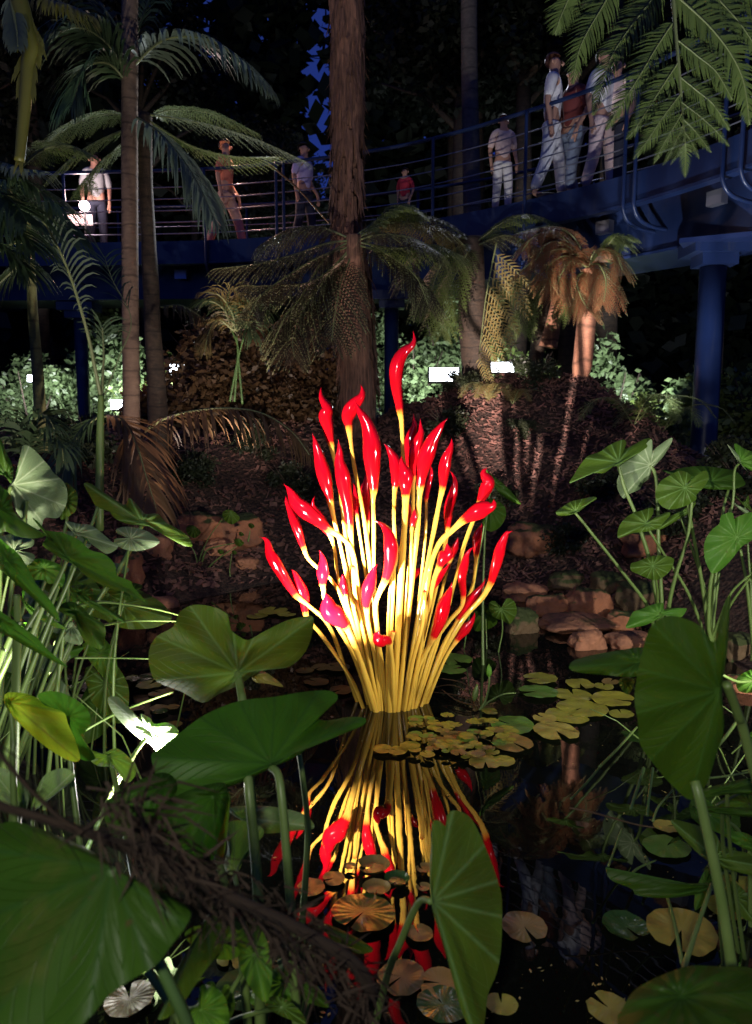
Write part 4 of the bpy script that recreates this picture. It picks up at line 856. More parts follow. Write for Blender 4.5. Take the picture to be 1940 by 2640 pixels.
# left thin green-and-tan trunk
t = thing('palm_tree', P(95, 1040, 6.6), 'slim palm with a green upper and tan lower trunk at the left edge', 'palm tree', GPALM)
trunk(t, 'C', "200 60 225 350 240 600 255 900 285 1250 305 1560 320 1750 330 1900", 6.6, (.030, .058), 'bark_green', 12, 8)
for k, (s, Y1) in enumerate((("200 80 60 -100 -100 -130 -220 -60", 6.0), ("210 120 120 60 0 120 -100 260", 6.1), ("210 140 330 60 420 120 500 260", 6.3), ("210 300 60 330 -60 430 -150 560", 6.3), ("215 420 60 560 -80 700 -180 880", 6.5))):
    frond_mb(PP('C', s, 6.6, Y1), .5, 40, .026, .45, seed=40+k).build('frond', RM('palm'), t)
# young palm: leaning stem and long arching leaflets
t = thing('young_palm', P(222, 960, 5.8), 'young palm with one long leaning frond of curved leaflets beside the ringed palm', 'young palm', GPALM)
trunk(t, 'C', "756 2500 762 1900 765 1700 768 1600 770 1470", 5.8, (.034, .022), 'stalk', 10, 6, 0, 'stem')
frond_mb(PP('C', "768 1480 735 1320 680 1050 600 760 520 520 430 320 330 150 200 20 0 -80", 5.8, 5.4), .46, 40, .020, .34, ang=1.15, profile=lambda u: 0 if u < .36 else .95*min(1, (u-.36)*6)*(1.15-.5*u), rr=(.016, .006), seed=50).build('frond', RM('palm_grey'), t)
frond_mb(PP('C', "775 1480 785 1300 790 1150 780 950", 5.8, 5.9), .3, 18, .016, .4, profile=lambda u: 0 if u < .7 else .7, rr=(.013, .006), seed=51).build('frond', RM('palm'), t)
frond_mb(PP('C', "760 1560 900 1200 1000 900 860 600 800 430", 5.8, 6.2), .34, 26, .012, .3, profile=lambda u: 0 if u < .6 else .8, rr=(.006, .003), seed=52).build('frond', RM('palm'), t)
# left edge fronds
t = thing('palm_tree', (-4.1, 5.4, 1.0), 'palm at the far left edge whose pinkish fronds cross in front of the lamp', 'palm tree', GPALM)
for k, (s, Y1, m, ln) in enumerate((("-80 1080 60 1080 200 1120 350 1130", 5.2, 'palm_grey', .3), ("-100 1180 60 1160 220 1220 380 1330 410 1420", 5.3, 'palm', .42), ("-150 1330 0 1300 120 1380 200 1500", 5.2, 'palm', .45), ("-150 1500 40 1500 180 1600 260 1720", 5.3, 'palm', .4), ("-150 1650 0 1680 140 1790 200 1900", 5.4, 'palm', .4))):
    frond_mb(PP('B', s, 5.5, Y1), ln, 30, .03, .35, seed=60+k).build('frond', RM(m), t)
b = MB(); b.tube([Vector((-4.1, 5.6, .8)), Vector((-4.0, 5.6, 2.2)), Vector((-3.9, 5.5, 4.0))], (.1, .07), 12); b.build('trunk', M['bark_palm'], t)
# dangling mossy frond, top left
t = thing('hanging_frond', P(60, 0, 4.6), 'yellow-green dead frond hanging straight down in the top left corner', 'frond')
frond_mb(PP('B', "150 -180 200 0 250 160 220 300 210 450 190 650 170 850 150 1050", 4.6, 4.6), .17, 60, .022, .5, ang=.8, upv=(0, -1, 0), rr=(.05, .03), profile=lambda u: (.9 if u < .5 else .45), seed=70).build('frond', [M['fern_moss'], M['fern_moss']], t)
frond_mb(PP('B', "330 -300 420 -170 560 -120 700 -60", 4.6, 4.4), .22, 34, .02, .55, upv=(0, 0, 1), seed=71).build('frond', [M['fern_moss'], M['fern_moss']], t)
frond_mb(PP('B', "80 -220 110 -60 130 60 140 180", 4.6, 4.5), .16, 30, .02, .5, upv=(0, -1, 0), seed=72).build('frond', RM('palm_grey'), t)
fern_mb(PP('B', "150 1100 330 960 520 930 700 1000", 6.8, 6.6), .34, 18, 10, seed=73).build('frond', RM('fern'), t)
# low reddish fronds over the left bank
t = thing('fallen_frond', P(330, 960, 7.4), 'rust-brown palm frond arching low over the left bank beside the flames', 'palm frond')
frond_mb(PP('3', "640 770 720 715 850 680 1000 668 1150 690 1280 770 1358 872", 7.4, 6.9), .62, 46, .026, .85, ang=1.1, seed=80, both=(1, -1)).build('frond', RM('palm_brown'), t)
t = thing('fallen_frond', P(270, 940, 6.6), 'dark drooping palm frond spread like a fan in front of the ringed palm\'s foot', 'palm frond')
frond_mb(PP('3', "440 700 540 720 600 830 640 960 690 1120", 6.6, 6.2), .62, 54, .026, .35, ang=.85, seed=81).build('frond', RM('palm_brown'), t)
frond_mb(PP('3', "440 700 360 760 300 880 260 1040", 6.6, 6.2), .5, 40, .024, .35, ang=.85, seed=82).build('frond', RM('palm'), t)
t = thing('young_palm', P(90, 1010, 5.8), 'low dark palm at the left edge behind the ribbed pale leaf', 'young palm')
for k, s in enumerate(("120 900 60 760 -40 720 -120 780", "120 900 140 740 200 700 240 760", "120 900 180 780 260 800 280 900", "120 900 40 820 -40 860 -90 960")):
    frond_mb(PP('3', s, 5.8, 5.6), .34, 30, .02, .4, seed=83+k).build('frond', RM('palm'), t)
# spiky small palm in front of the walkway
t = thing('young_palm', P(525, 900, 8.8), 'small thin-stemmed palm with a spray of narrow brown-green leaflets', 'young palm', GPALM)
for s in ("1030 640 1040 500 1045 400 1020 330", "1065 650 1050 480 1040 350", "1010 640 1040 480 1070 360"): trunk(t, '3', s, 8.8, (.014, .01), 'stalk_dark', 8, 6, 0, 'stem')
for k, s in enumerate(("1020 330 980 230 900 200 850 280", "1030 330 1000 200 1020 140 1060 190", "1035 330 1080 220 1140 210 1180 290", "1030 330 960 280 920 330 900 420", "1040 330 1090 290 1110 360", "1030 330 1020 250 960 170 880 160")):
    frond_mb(PP('3', s, 8.8, 8.5), .34, 26, .012, .5, seed=90+k).build('frond', RM('fern_yellow' if k % 2 else 'palm'), t)
# central rough trunk, out of the top of the frame
t = thing('palm_tree', P(775, 880, 9.4), 'tall palm with a shaggy red-brown trunk behind the flames, rising out of the frame', 'palm tree', GPALM)
trunk(t, 'd', "764 -80 762 80 764 200 762 300 760 400 764 500 774 620 784 760 790 900 792 960", 9.4, lambda u: .165+.03*math.sin(u*9)+.05*max(0, u-.6), 'bark_fibre', 48, 22, .075)
mbh = MB(); gg = random.Random(5)
for k in range(900):
    py = gg.uniform(-20, 860); Yc = 9.4; x0 = 763+(27*max(0, py-450)/400); a = gg.uniform(0, 6.28); c = P(x0, py, Yc); r = .165+.03*gg.random()+(.05 if py > 560 else 0)
    p0 = c+Vector((math.cos(a)*r, math.sin(a)*r, 0)); ln = gg.uniform(.15, .5); p1 = p0+Vector((math.cos(a)*.02, math.sin(a)*.02, -ln*.6)); p2 = p0+Vector((math.cos(a)*gg.uniform(.0, .10), math.sin(a)*.06, -ln)); wv = Vector((-math.sin(a), math.cos(a), 0))*gg.uniform(.006, .028)
    mbh.add([p0-wv, p0+wv, p1+wv, p1-wv, p2], [(0, 1, 2, 3), (3, 2, 4)])
mbh.build('bark_fibres', M['bark_fibre'], t)
# skirt of dark fern fronds
t = thing('tree_fern', P(790, 860, 8.9), 'brown shaggy tree fern drooping dead fronds round the tall palm', 'tree fern')
for k, (s, Y1, m) in enumerate((("1060 150 900 170 700 240 450 300 200 330", 8.3, 'fern_dark'), ("1050 190 850 260 620 400 470 520 400 660", 8.0, 'fern_dark'), ("1060 220 900 400 760 600 690 780 700 900", 8.0, 'fern_dark'), ("1060 200 940 330 800 420 600 440 380 440", 8.4, 'fern_dark'),
    ("1110 150 1250 110 1450 130 1640 230", 8.3, 'fern_dark'), ("1110 180 1300 240 1480 380 1560 560", 8.2, 'fern_dark'), ("1070 240 1000 420 960 640 940 800", 8.0, 'fern_dark'),
    ("1090 120 1180 60 1330 -60 1500 -40", 8.9, 'fern'), ("1110 160 1350 200 1600 180 1800 260", 8.7, 'fern'), ("1100 140 1300 40 1600 60 1760 160", 9.0, 'fern_yellow'), ("1040 130 850 60 640 90 480 180", 8.7, 'fern_dark'), ("1050 160 900 260 740 520 640 640 560 820", 8.3, 'fern_dark'))):
    fern_mb(PP('D', s, 8.8, Y1), .46, 24, 11, .5, seed=100+k).build('frond', RM(m), t)
trunk(t, 'D', "1080 120 1085 400 1090 700 1100 1000 1105 1300", 8.85, (.10, .19), 'bark_fibre', 36, 14, .012)
# the stick leaning across
reed('d', "590 360 650 410 722 490", 8.6, 8.4, (.012, .008), 'palm_brown', 'bare leaning frond stem crossing the walkway rail left of the tall palm', 'bare frond stems', 'frond_stem')
# pale background trunk
def bgtree(label, c, s, Y, r, mat, group='trees behind the walkway'):
    t = thing('tree', P(*L(c, s)[-1], Y), label, 'tree', group); trunk(t, c, s, Y, r, mat, 14, 8); return t
bgtree('straight pale grey trunk behind the walkway right of the tall palm', 'd', "1030 -120 1031 150 1034 300 1036 420 1040 560 1044 800", 14.5, (.14, .17), 'bark_pale')
# right tree ferns
t = thing('tree_fern', P(1283, 840, 9.6), 'tree fern on the right bank with an orange tapering trunk and rust-coloured fronds', 'tree fern')
trunk(t, '4', "940 60 930 200 918 350 905 480 890 560", 9.6, lambda u: .10+.03*u-.05*max(0,u-.75)*4, 'bark_orange', 18, 10, .012)
gg = random.Random(9)
for k, s in enumerate(("940 60 850 -40 760 -60 700 20", "940 40 830 -30 720 0 620 80", "940 50 830 0 750 60 780 140", "940 40 860 -90 760 -130 620 -100", "940 50 1010 -40 1060 -90 1090 -60", "940 60 860 20 800 110 800 170", "930 70 960 -20 1040 -20 1080 60", "930 60 880 100 900 180 930 230", "940 40 980 40 1010 110 1000 200", "930 40 800 -100 700 -90 640 -20")):
    fern_mb(PP('4', s, 9.6, 9.15), .36, 17, 13, .5, seed=130+k).build('frond', RM('fern_brown' if k not in (4,) else 'fern'), t)
mbh = MB()
for k in range(160):
    a = gg.uniform(0, 6.28); c = P(*q('4', 938, gg.uniform(70, 180)), 9.6); r = .11; p0 = c+Vector((math.cos(a)*r, math.sin(a)*r, 0)); ln = gg.uniform(.12, .35); wv = Vector((-math.sin(a), math.cos(a), 0))*.014; p2 = p0+Vector((math.cos(a)*.07, math.sin(a)*.07, -ln)); mbh.add([p0-wv, p0+wv, p2], [(0, 1, 2)])
mbh.build('frond_skirt', M['fern_brown'], t)
t = thing('tree_fern', P(1040, 830, 10.6), 'dark tree fern with one yellowish hanging frond beside the bright lamps', 'tree fern')
trunk(t, '4', "415 -80 420 100 428 300 440 480 440 560", 10.6, (.16, .22), 'bark_dark', 16, 8, .03)
fern_mb(PP('4', "530 -60 505 60 480 200 465 330 450 440", 10.2, 9.8), .62, 14, 13, .35, seed=150, upv=(0, -1, 0), profile=lambda u: 1.15-.5*u, both=(-1,), ang=1.25).build('frond', RM('fern_yellow'), t)
for k, s in enumerate(("430 -60 300 -100 180 -20 120 120", "430 -60 330 -20 260 100 230 240", "430 -40 560 -90 660 -60 720 20", "430 -60 360 60 300 200 290 330", "430 -60 260 -160 120 -160 20 -80", "430 -50 560 -150 680 -180 800 -140")):
    fern_mb(PP('4', s, 10.5, 10.0), .5, 22, 10, .4, seed=151+k).build('frond', RM('fern' if k % 2 else 'fern_dark'), t)
t = thing('tree_fern', P(1212, 760, 11.5), 'thin leaning tree fern left of the orange one, rust-coloured below', 'tree fern')
trunk(t, '4', "810 80 790 220 775 310 755 400", 11.5, (.06, .14), 'bark_orange', 14, 6, .012); trunk(t, '4', "735 60 725 250 710 400 690 520", 11.7, (.09, .12), 'bark_dark', 14, 6, .012)
for k, s in enumerate(("800 80 700 40 620 90 580 180", "810 80 860 40 920 90 940 160", "800 90 720 120 660 220 640 320", "800 80 840 140 860 240")):
    fern_mb(PP('4', s, 11.4, 11.1), .5, 20, 9, .4, seed=170+k).build('frond', RM('fern'), t)
# low ferns on the bank
def lowfern(c, u, v, Y, n, ln, mat, label):
    base = G(*q(c, u, v)); t = thing('fern', base, label, 'fern', 'low ferns on the bank'); g = random.Random(int(u+v))
    for k in range(n):
        a = -2.6+2.2*k/max(1, n-1)+g.gauss(0, .2); l = ln*g.uniform(.8, 1.15); d = Vector((math.cos(a), math.sin(a)*.8, 0))
        fern_mb([base, base+d*l*.35+Vector((0, 0, l*.35)), base+d*l*.75+Vector((0, 0, l*.35)), base+d*l+Vector((0, 0, l*.12))], l*.26, 16, 8, .15, (.006, .002), seed=int(u)+k).build('frond', RM(mat), t)
for a in ((1130,745,7.6,3,.75,'fern','fern with lit fronds on the bank above the right taro leaves'), (1260,770,7.8,3,.7,'fern','fern nearer the blue column on the right bank'), (500,640,9.0,4,.55,'fern_yellow','pale small fern on the bank crest below the white lamp'), (600,650,9.0,3,.5,'fern_yellow','little fern just right of the pale small one'), (1230,480,9.8,4,.7,'fern','fern on the bank crest behind the orange tree fern'), (1330,560,9.4,4,.8,'fern','dark fern on the crest left of the blue column')): lowfern('4', *a)
# near tree fern overhanging the top right corner
t = thing('tree_fern', (3.4, 3.2, 0), 'near tree fern whose green frond hangs into the top right corner', 'tree fern')
mb = MB(); YF = 3.0; dy = -.10
mb.tube(catmull([tuple(P(*q('A', u, v), YF+k*.0)) for k, (u, v) in enumerate(((1500,-420), (1200,-260), (1060,-90), (1062,160), (1090,480), (1110,720), (1130,950), (1145,1150), (1140,1330)))], 8), (.010, .003), 6, 1)
gF = random.Random(4)
for s, hw, n, dY in (("300 -130 250 0 190 140 150 260", 150, 26, .12), ("620 -160 530 20 400 240 330 400 285 640", 165, 34, .08), ("980 -160 870 20 700 240 560 480 440 880", 165, 40, .05), ("1058 160 930 350 780 600 650 800 540 990", 150, 42, .0), ("1085 480 960 670 840 860 740 1010 690 1060", 125, 34, -.02), ("1105 715 960 910 860 1060 745 1210", 105, 34, -.03),
    ("1118 860 1030 1010 960 1130 900 1250", 70, 26, -.04), ("1128 950 1070 1080 1020 1180 970 1260", 50, 22, -.04), ("1136 1050 1090 1150 1030 1255", 36, 16, -.04), ("1142 1080 1145 1180 1142 1350", 60, 22, -.04),
    ("1064 -40 1210 90 1360 240 1500 430 1590 640 1630 950", 240, 48, .05), ("1250 -200 1400 0 1560 180 1720 420", 220, 40, .15), ("1090 310 1240 430 1380 550 1500 760", 160, 38, .02), ("1108 590 1230 690 1360 800 1480 990", 130, 36, .0), ("1116 780 1260 890 1370 990 1480 1115", 90, 32, -.02), ("1128 910 1220 1000 1340 1160", 70, 26, -.03), ("1136 1000 1200 1100 1250 1210", 46, 18, -.04), ("1380 -260 1560 -80 1720 60 1860 240", 220, 40, .2), ("760 -200 640 -120 480 -60 350 60", 120, 30, .15)):
    pts = [P(*q('A', float(a_), float(b2)), YF+dY+.12*i/6) for i, (a_, b2) in enumerate(zip(s.split()[::2], s.split()[1::2]))]
    N = (Vector((0, -1, .25))).normalized(); pinna(mb, catmull([tuple(x) for x in pts], 8), hw*KD/2.95*YF/FPX*1.2, int(n*1.2), N, wd=hw*KD/2.95*YF/FPX*.105, g=gF)
mb.build('frond', RM('fern'), t)
b = MB(); b.tube([Vector((3.4, 3.2, -.2)), Vector((3.35, 3.2, 2.0)), Vector((3.2, 3.15, 4.2))], (.14, .1), 14); b.build('trunk', M['bark_fibre'], t)
a_ = P(*q('A', 1500, -420), YF); b = MB(); b.tube(catmull([(3.2, 3.15, 4.2), (2.6, 3.1, 4.6), tuple(a_)], 8), (.02, .011), 8); b.build('frond_stem', M['rachis'], t)
# dark dead frond across the lower left
t = thing('dead_frond', P(-60, 1740, 1.05), 'dark brown dead frond drooping across the lower left over the taro leaves', 'dead frond')
frond_mb(PP('7', "-200 60 0 165 250 240 500 330 760 440 1000 560 1300 700 1560 860 1640 1000", 1.05, 1.45), .20, 34, .006, .6, ang=.75, rr=(.006, .014), profile=lambda u: .55+.45*math.sin(u*3.1), jitter=.4, seed=200).build('frond', [M['dead'], M['dead']], t)
frond_mb(PP('7', "-150 -260 0 -60 160 120 330 260 560 330", 1.05, 1.2), .13, 44, .004, .1, ang=.6, rr=(.003, .004), seed=201, profile=lambda u: .9, jitter=.3).build('frond', [M['dead'], M['dead']], t)
mbh = MB(); gg = random.Random(12); cl = resample(catmull([tuple(x) for x in PP('7', "500 100 620 240 760 400 900 500 1050 600 1250 720 1450 860 1600 980", 1.2, 1.45)], 8), 60)
for k in range(650):
    j = gg.randrange(60); p0 = cl[j]+Vector((gg.gauss(0, .02), gg.gauss(0, .03), gg.gauss(0, .022))); d = Vector((gg.gauss(.3, .5), gg.gauss(0, .4), gg.gauss(-.5, .5))).normalized()*gg.uniform(.03, .11); wv = d.cross(Vector((gg.random()-.5, 1, gg.random()-.5))).normalized()*gg.uniform(.0012, .004)
    mbh.add([p0-wv, p0+wv, p0+d*.6+wv, p0+d], [(0, 1, 2, 3)])
mbh.build('dead_leaflets', M['dead'], t)

# ------------------------------------------------------------------ elevated walkway
DZ = 4.5
def bx(px, Y, z=DZ): return (px-826)/FPX*(Y*cp-(z-EYE)*sp)
BP = [(-420,13.3), (-150,13.2), (150,13.1), (455,12.9), (615,12.6), (800,12.1), (955,11.5), (1158,10.5), (1378,9.4), (1600,8.2), (1850,7.0), (2150,6.0)]
bpath = catmull([(bx(px, Y), Y) for px, Y in BP], 10)
def bframe(i):
    a = Vector(bpath[max(0, i-1)]); c = Vector(bpath[min(len(bpath)-1, i+1)]); t = (c-a).normalized(); return Vector(bpath[i]), t, Vector((-t.y, t.x)) 
def sweep(mb, poly, mi=0):
    n = len(poly); vs = []
    for i in range(len(bpath)):
        p, t, nn = bframe(i)
        for (o, z) in poly: vs.append(Vector((p.x+nn.x*o, p.y+nn.y*o, z)))
    fs = [(i*n+k, i*n+(k+1) % n, (i+1)*n+(k+1) % n, (i+1)*n+k) for i in range(len(bpath)-1) for k in range(n)]
    fs += [tuple(range(n))[::-1], tuple((len(bpath)-1)*n+k for k in range(n))]; mb.add(vs, fs, None, mi)
def rect(o0, o1, z0, z1): return [(o0, z0), (o1, z0), (o1, z1), (o0, z1)]
br = thing('footbridge', (0, 12, 2.3), 'raised blue steel walkway with railings curving behind the palms', 'walkway')
b = MB(); sweep(b, rect(0, .07, DZ-.30, DZ+.03)); sweep(b, rect(-.03, .10, DZ-.335, DZ-.302)); b.build('fascia', M['blue'], br, False)
b = MB(); sweep(b, rect(2.1, 2.17, DZ-.30, DZ+.03)); b.build('fascia', M['blue'], br, False)
b = MB(); sweep(b, rect(.074, 2.096, DZ-.05, DZ)); b.build('deck', M['wood'], br, False)
b = MB(); sweep(b, rect(.55, 1.5, DZ-.78, DZ-.16)); sweep(b, rect(.49, 1.56, DZ-.815, DZ-.783)); b.build('girder', M['blue'], br, False)
b = MB()
for i in range(0, len(bpath)-1, 1):
    p, t, nn = bframe(i)
    for s in (0, .33, .66):
        c0 = Vector(bpath[i]).lerp(Vector(bpath[i+1]), s); b.box((c0.x+nn.x*.33, c0.y+nn.y*.33, DZ-.10), (.05, .46, .085), Matrix.Rotation(math.atan2(t.y, t.x), 3, 'Z'))
b.build('joists', M['wood'], br, False)
def rail(z, off, r, name, mat):
    mb = MB(); mb.tube([Vector((bframe(i)[0].x+bframe(i)[2].x*off, bframe(i)[0].y+bframe(i)[2].y*off, z)) for i in range(len(bpath))], r, 8); return mb.build(name, M[mat], br)
rail(DZ+1.12, -.02, .027, 'handrail', 'blue')
for k in range(5): rail(DZ+.14+.18*k, -.02, .0085, 'rail', 'steel')
rail(DZ+1.12, 2.15, .027, 'handrail', 'blue')
for k in range(3): rail(DZ+.2+.28*k, 2.15, .009, 'rail', 'steel')
def near_i(px):
    return min(range(len(bpath)), key=lambda i: abs((826+bpath[i][0]/(bpath[i][1]*cp-(DZ-EYE)*sp)*FPX)-px))
for px in (-60, 150, 455, 612, 628, 955, 1158, 1378, 1402, 1600, 1642):
    i = near_i(px); p, t, nn = bframe(i); p = Vector((bx(px, p.y), p.y))
    X = lambda o, z: Vector((p.x+nn.x*o, p.y+nn.y*o, z))
    mb = MB(); mb.tube(catmull([tuple(x) for x in (X(-.06, DZ+1.12), X(-.06, DZ+.4), X(-.06, DZ-.2), X(-.05, DZ-.38), X(.06, DZ-.5), X(.3, DZ-.55), X(.56, DZ-.55))], 6), .024, 8)
    mb.build('railing_post', M['blue'], br)
for px in (150, 455, 800, 1158, 1402): 
    i = near_i(px); p, t, nn = bframe(i); mb = MB(); mb.tube([Vector((p.x+nn.x*2.18, p.y+nn.y*2.18, DZ-.2)), Vector((p.x+nn.x*2.18, p.y+nn.y*2.18, DZ+1.12))], .024, 8); mb.build('railing_post', M['blue'], br)
def column(px, Y, r, label=None, cap=True, z1=None):
    c = P(px, 700, Y); zb = ground_h(c.x, c.y)-.1; mb = MB(); mb.tube([Vector((c.x, c.y, zb)), Vector((c.x, c.y, zb+.5)), Vector((c.x, c.y, (z1 or DZ-.82)))], r, 28); o = mb.build('column', M['blue'], br)
    if cap:
        mb = MB(); mb.box((c.x, c.y, DZ-.90), (.62, .5, .14)); mb.box((c.x, c.y-.02, DZ-1.03), (.4, .34, .13)); o2 = mb.build('column_cap', M['blue'], br, False); return o
column(1560, 8.95, .145, z1=DZ-1.1); column(726, 13.0, .10); column(860, 12.6, .115); column(176, 13.9, .11)
b = MB(); c = P(1600, 528, 8.75); b.box((c.x, c.y, c.z), (.95, .5, .05), Matrix.Rotation(-.5, 3, 'Z')); b.build('bracket_plate', M['blue_dark'], br, False)
for px, o in ((375, .46), (1535, .30), (1300, .3)):
    i = near_i(px); p, t, nn = bframe(i); b = MB(); b.box((bx(px, p.y)+nn.x*o, p.y+nn.y*o, DZ-.42), (.2, .10, .15), Matrix.Rotation(math.atan2(t.y, t.x), 3, 'Z')); b.build('junction_box', M['steel'], br, False)

# ------------------------------------------------------------------ people on the walkway
SKIN = simple('skin', (.45, .25, .18), .5); HAIR = simple('hair', (.03, .02, .015), .6)
def cloth(name, c): return simple(name, c, .85, nscale=30, c2=tuple(x*.8 for x in c))
def skinmesh(name, nodes, edges, radii, mat, parent, root=0, sub=2):
    me = bpy.data.meshes.new(name); me.from_pydata(nodes, edges, []); me.materials.append(mat)
    o = bpy.data.objects.new(name, me); C.objects.link(o)
    bpy.context.view_layer.objects.active = o
    m = o.modifiers.new('skin', 'SKIN'); m.use_smooth_shade = True
    if not me.skin_vertices: 
        with bpy.context.temp_override(object=o, active_object=o): bpy.ops.mesh.customdata_skin_add()
    for i, sv in enumerate(me.skin_vertices[0].data): sv.radius = (radii[i], radii[i]) if not isinstance(radii[i], tuple) else radii[i]; sv.use_root = (i == root)
    s = o.modifiers.new('sub', 'SUBSURF'); s.levels = sub; s.render_levels = sub
    if parent: o.parent = parent
    return o
def person(px, offs, H, yaw, top, bottom, label, stride=.12, arms=((.08, .1), (.1, -.05)), skirt=False, hair=HAIR, phone=None, crouch=0):
    i = near_i(px); p, t, nn = bframe(i); y = p.y+nn.y*offs; x = bx(px, y, DZ+.9)
    root = thing('person', (x, y, DZ), label, 'person', 'visitors on the walkway'); root.rotation_euler = (0, 0, yaw); s = H/1.75
    V = lambda *a: tuple(k*s for k in a); st = stride
    nodes = [V(0, 0, .96), V(0, 0, 1.12), V(0, -.01, 1.30), V(0, 0, 1.46), V(0, -.01, 1.54), V(0, -.02, 1.63), V(0, -.01, 1.72)]; rad = [.13, .12, .14, .085, .052, .088, .06]; ed = [(k, k+1) for k in range(6)]
    def chain(start, pts, rr):
        pr = start
        for q_, r_ in zip(pts, rr): nodes.append(V(*q_)); rad.append(r_); ed.append((pr, len(nodes)-1)); pr = len(nodes)-1
        return pr
    hands = []; legs = []; armj = []
    for sd, ly in ((1, -st), (-1, st)):
        lg = [(.09*sd, 0, .88), (.10*sd, ly*.55-.03, .50), (.10*sd, ly+(.06 if ly > 0 else 0), .09), (.105*sd, ly-.13, .035)]; chain(0, lg, [.085, .058, .040, .033]); legs.append(lg)
    for sd, (ey, hy) in ((1, arms[0]), (-1, arms[1])):
        hz = .86 if abs(hy) < .2 else 1.1
        ar = [(.18*sd, 0, 1.42), (.235*sd, ey*.5, 1.16), (.22*sd, -hy-.04, hz+.04), (.215*sd, -hy-.06, hz-.06)]; e = chain(3, ar, [.055, .042, .028, .030]); armj.append(ar)
        hx, hyy, hz2 = ar[3]
        for f in range(4): chain(e, [(hx+(.012*f-.02)*sd*.6, hyy-.012*(f-1.5), hz2-.05), (hx+(.012*f-.024)*sd*.6, hyy-.013*(f-1.5), hz2-.10+.01*abs(f-1.5))], [.010, .008])
        chain(e, [(hx-.03*sd, hyy-.02, hz2-.015), (hx-.035*sd, hyy-.03, hz2-.05)], [.011, .009])
    rad = [r*s for r in rad]; rad[2] = (rad[2]*1.25, rad[2]*.8); rad[0] = (rad[0]*1.1, rad[0]*.9); rad[1] = (rad[1]*1.1, rad[1]*.8)
    body = skinmesh('body', nodes, ed, rad, SKIN, root)
    # face: nose, ears
    mb = MB(); mb.tube([V(0, -.105, 1.655), V(0, -.125, 1.625), V(0, -.100, 1.615)], (.012*s, .018*s), 6); mb.tube([V(.086, 0, 1.665), V(.096, .01, 1.64), V(.086, 0, 1.615)], (.018*s, .012*s), 6); mb.tube([V(-.086, 0, 1.665), V(-.096, .01, 1.64), V(-.086, 0, 1.615)], (.018*s, .012*s), 6)
    o = mb.build('face', SKIN); o.parent = root
    mb = MB()
    for sd in (1, -1): mb.tube([V(.034*sd, -.098, 1.655), V(.034*sd, -.104, 1.655)], .010*s, 8)
    o = mb.build('eyes', HAIR); o.parent = root
    # hair cap
    import bmesh
    bm = bmesh.new(); bmesh.ops.create_uvsphere(bm, u_segments=18, v_segments=12, radius=.099*s)
    for v in list(bm.verts):
        if (v.co.z < .03*s and v.co.y < .025*s) or v.co.z < -.055*s: bm.verts.remove(v)
    for v in bm.verts: v.co = Vector((v.co.x*.95, v.co.y*1.05+.008*s, v.co.z*1.05+1.675*s))
    me = bpy.data.meshes.new('hair'); bm.to_mesh(me); bm.free(); me.materials.append(hair); o = bpy.data.objects.new('hair', me); C.objects.link(o); o.parent = root
    # shirt and trousers follow the body
    nd = [V(0, 0, .92), V(0, 0, 1.12), V(0, -.01, 1.30), V(0, 0, 1.455)]; rd = [(.14*s, .115*s), (.145*s, .115*s), (.19*s, .13*s), .095*s]; e2 = [(0, 1), (1, 2), (2, 3)]
    for ar in armj:
        nd += [V(*ar[0]), V(*ar[1])]; rd += [.075*s, .062*s]; k = len(nd); e2 += [(3, k-2), (k-2, k-1)]
    skinmesh('shirt', nd, e2, rd, top, root)
    nd = [V(0, 0, .97)]; rd = [(.135*s, .11*s)]; e2 = []
    for lg in legs:
        a3 = lg[2]; last = (a3[0], a3[1], .12) if not skirt else tuple(lg[1][k]*.8+lg[0][k]*.2 for k in range(3))
        mid = lg[1] if not skirt else tuple((lg[0][k]+last[k])/2 for k in range(3))
        nd += [V(*lg[0]), V(*mid), V(*last)]; rd += [.108*s, .085*s, (.07 if not skirt else .085)*s]; k = len(nd); e2 += [(0, k-3), (k-3, k-2), (k-2, k-1)]
    skinmesh('shorts' if skirt else 'trousers', nd, e2, rd, bottom, root)
    mb = MB()
    for lg in legs:
        x_, y_, z_ = lg[3]; mb.tube([V(x_, y_+.15, .045), V(x_, y_+.04, .05), V(x_, y_-.05, .04), V(x_, y_-.10, .03)], lambda u: (.045 if u < .8 else .035)*s, 8)
    o = mb.build('shoes', HAIR); o.parent = root
    return root
WHITE = cloth('white_cloth', (.75, .74, .78)); LIL = cloth('lilac_cloth', (.5, .45, .75)); RED = cloth('red_cloth', (.5, .03, .06)); MAROON = cloth('maroon_cloth', (.16, .03, .03)); PINK = cloth('pink_cloth', (.72, .55, .55)); ORANGE = cloth('orange_cloth', (.62, .2, .13)); NAVY = cloth('dark_cloth', (.02, .025, .05)); GREY = cloth('grey_cloth', (.35, .38, .4)); SAND = cloth('sand_cloth', (.55, .36, .3)); TEAL = cloth('blue_grey_cloth', (.2, .25, .36))
HSH = simple('reddish_hair', (.12, .05, .03), .6)
person(497, .75, 1.78, R(80), ORANGE, SAND, 'person in orange top and sand-coloured trousers walking left of the tall palm', .24)
person(212, .9, 1.70, R(20), GREY, NAVY, 'person in grey standing by the glowing lamp at the left end of the walkway', .05)
person(668, .8, 1.62, R(60), LIL, NAVY, 'person in a lilac top between the double rail posts and the tall palm', .1)
person(890, .7, .98, R(-30), RED, NAVY, 'small child in a red top behind the ferns right of the tall palm', .06)
person(1105, .6, 1.30, R(10), PINK, WHITE, 'short child with reddish hair in pink and white behind the rail', .05, hair=HSH)
person(1212, .45, 1.80, R(75), WHITE, WHITE, 'tall person all in white standing at the rail', .14, hair=HSH)
person(1258, .85, 1.66, R(-60), MAROON, TEAL, 'person in a maroon top and blue-grey trousers right behind the one in white', .12)
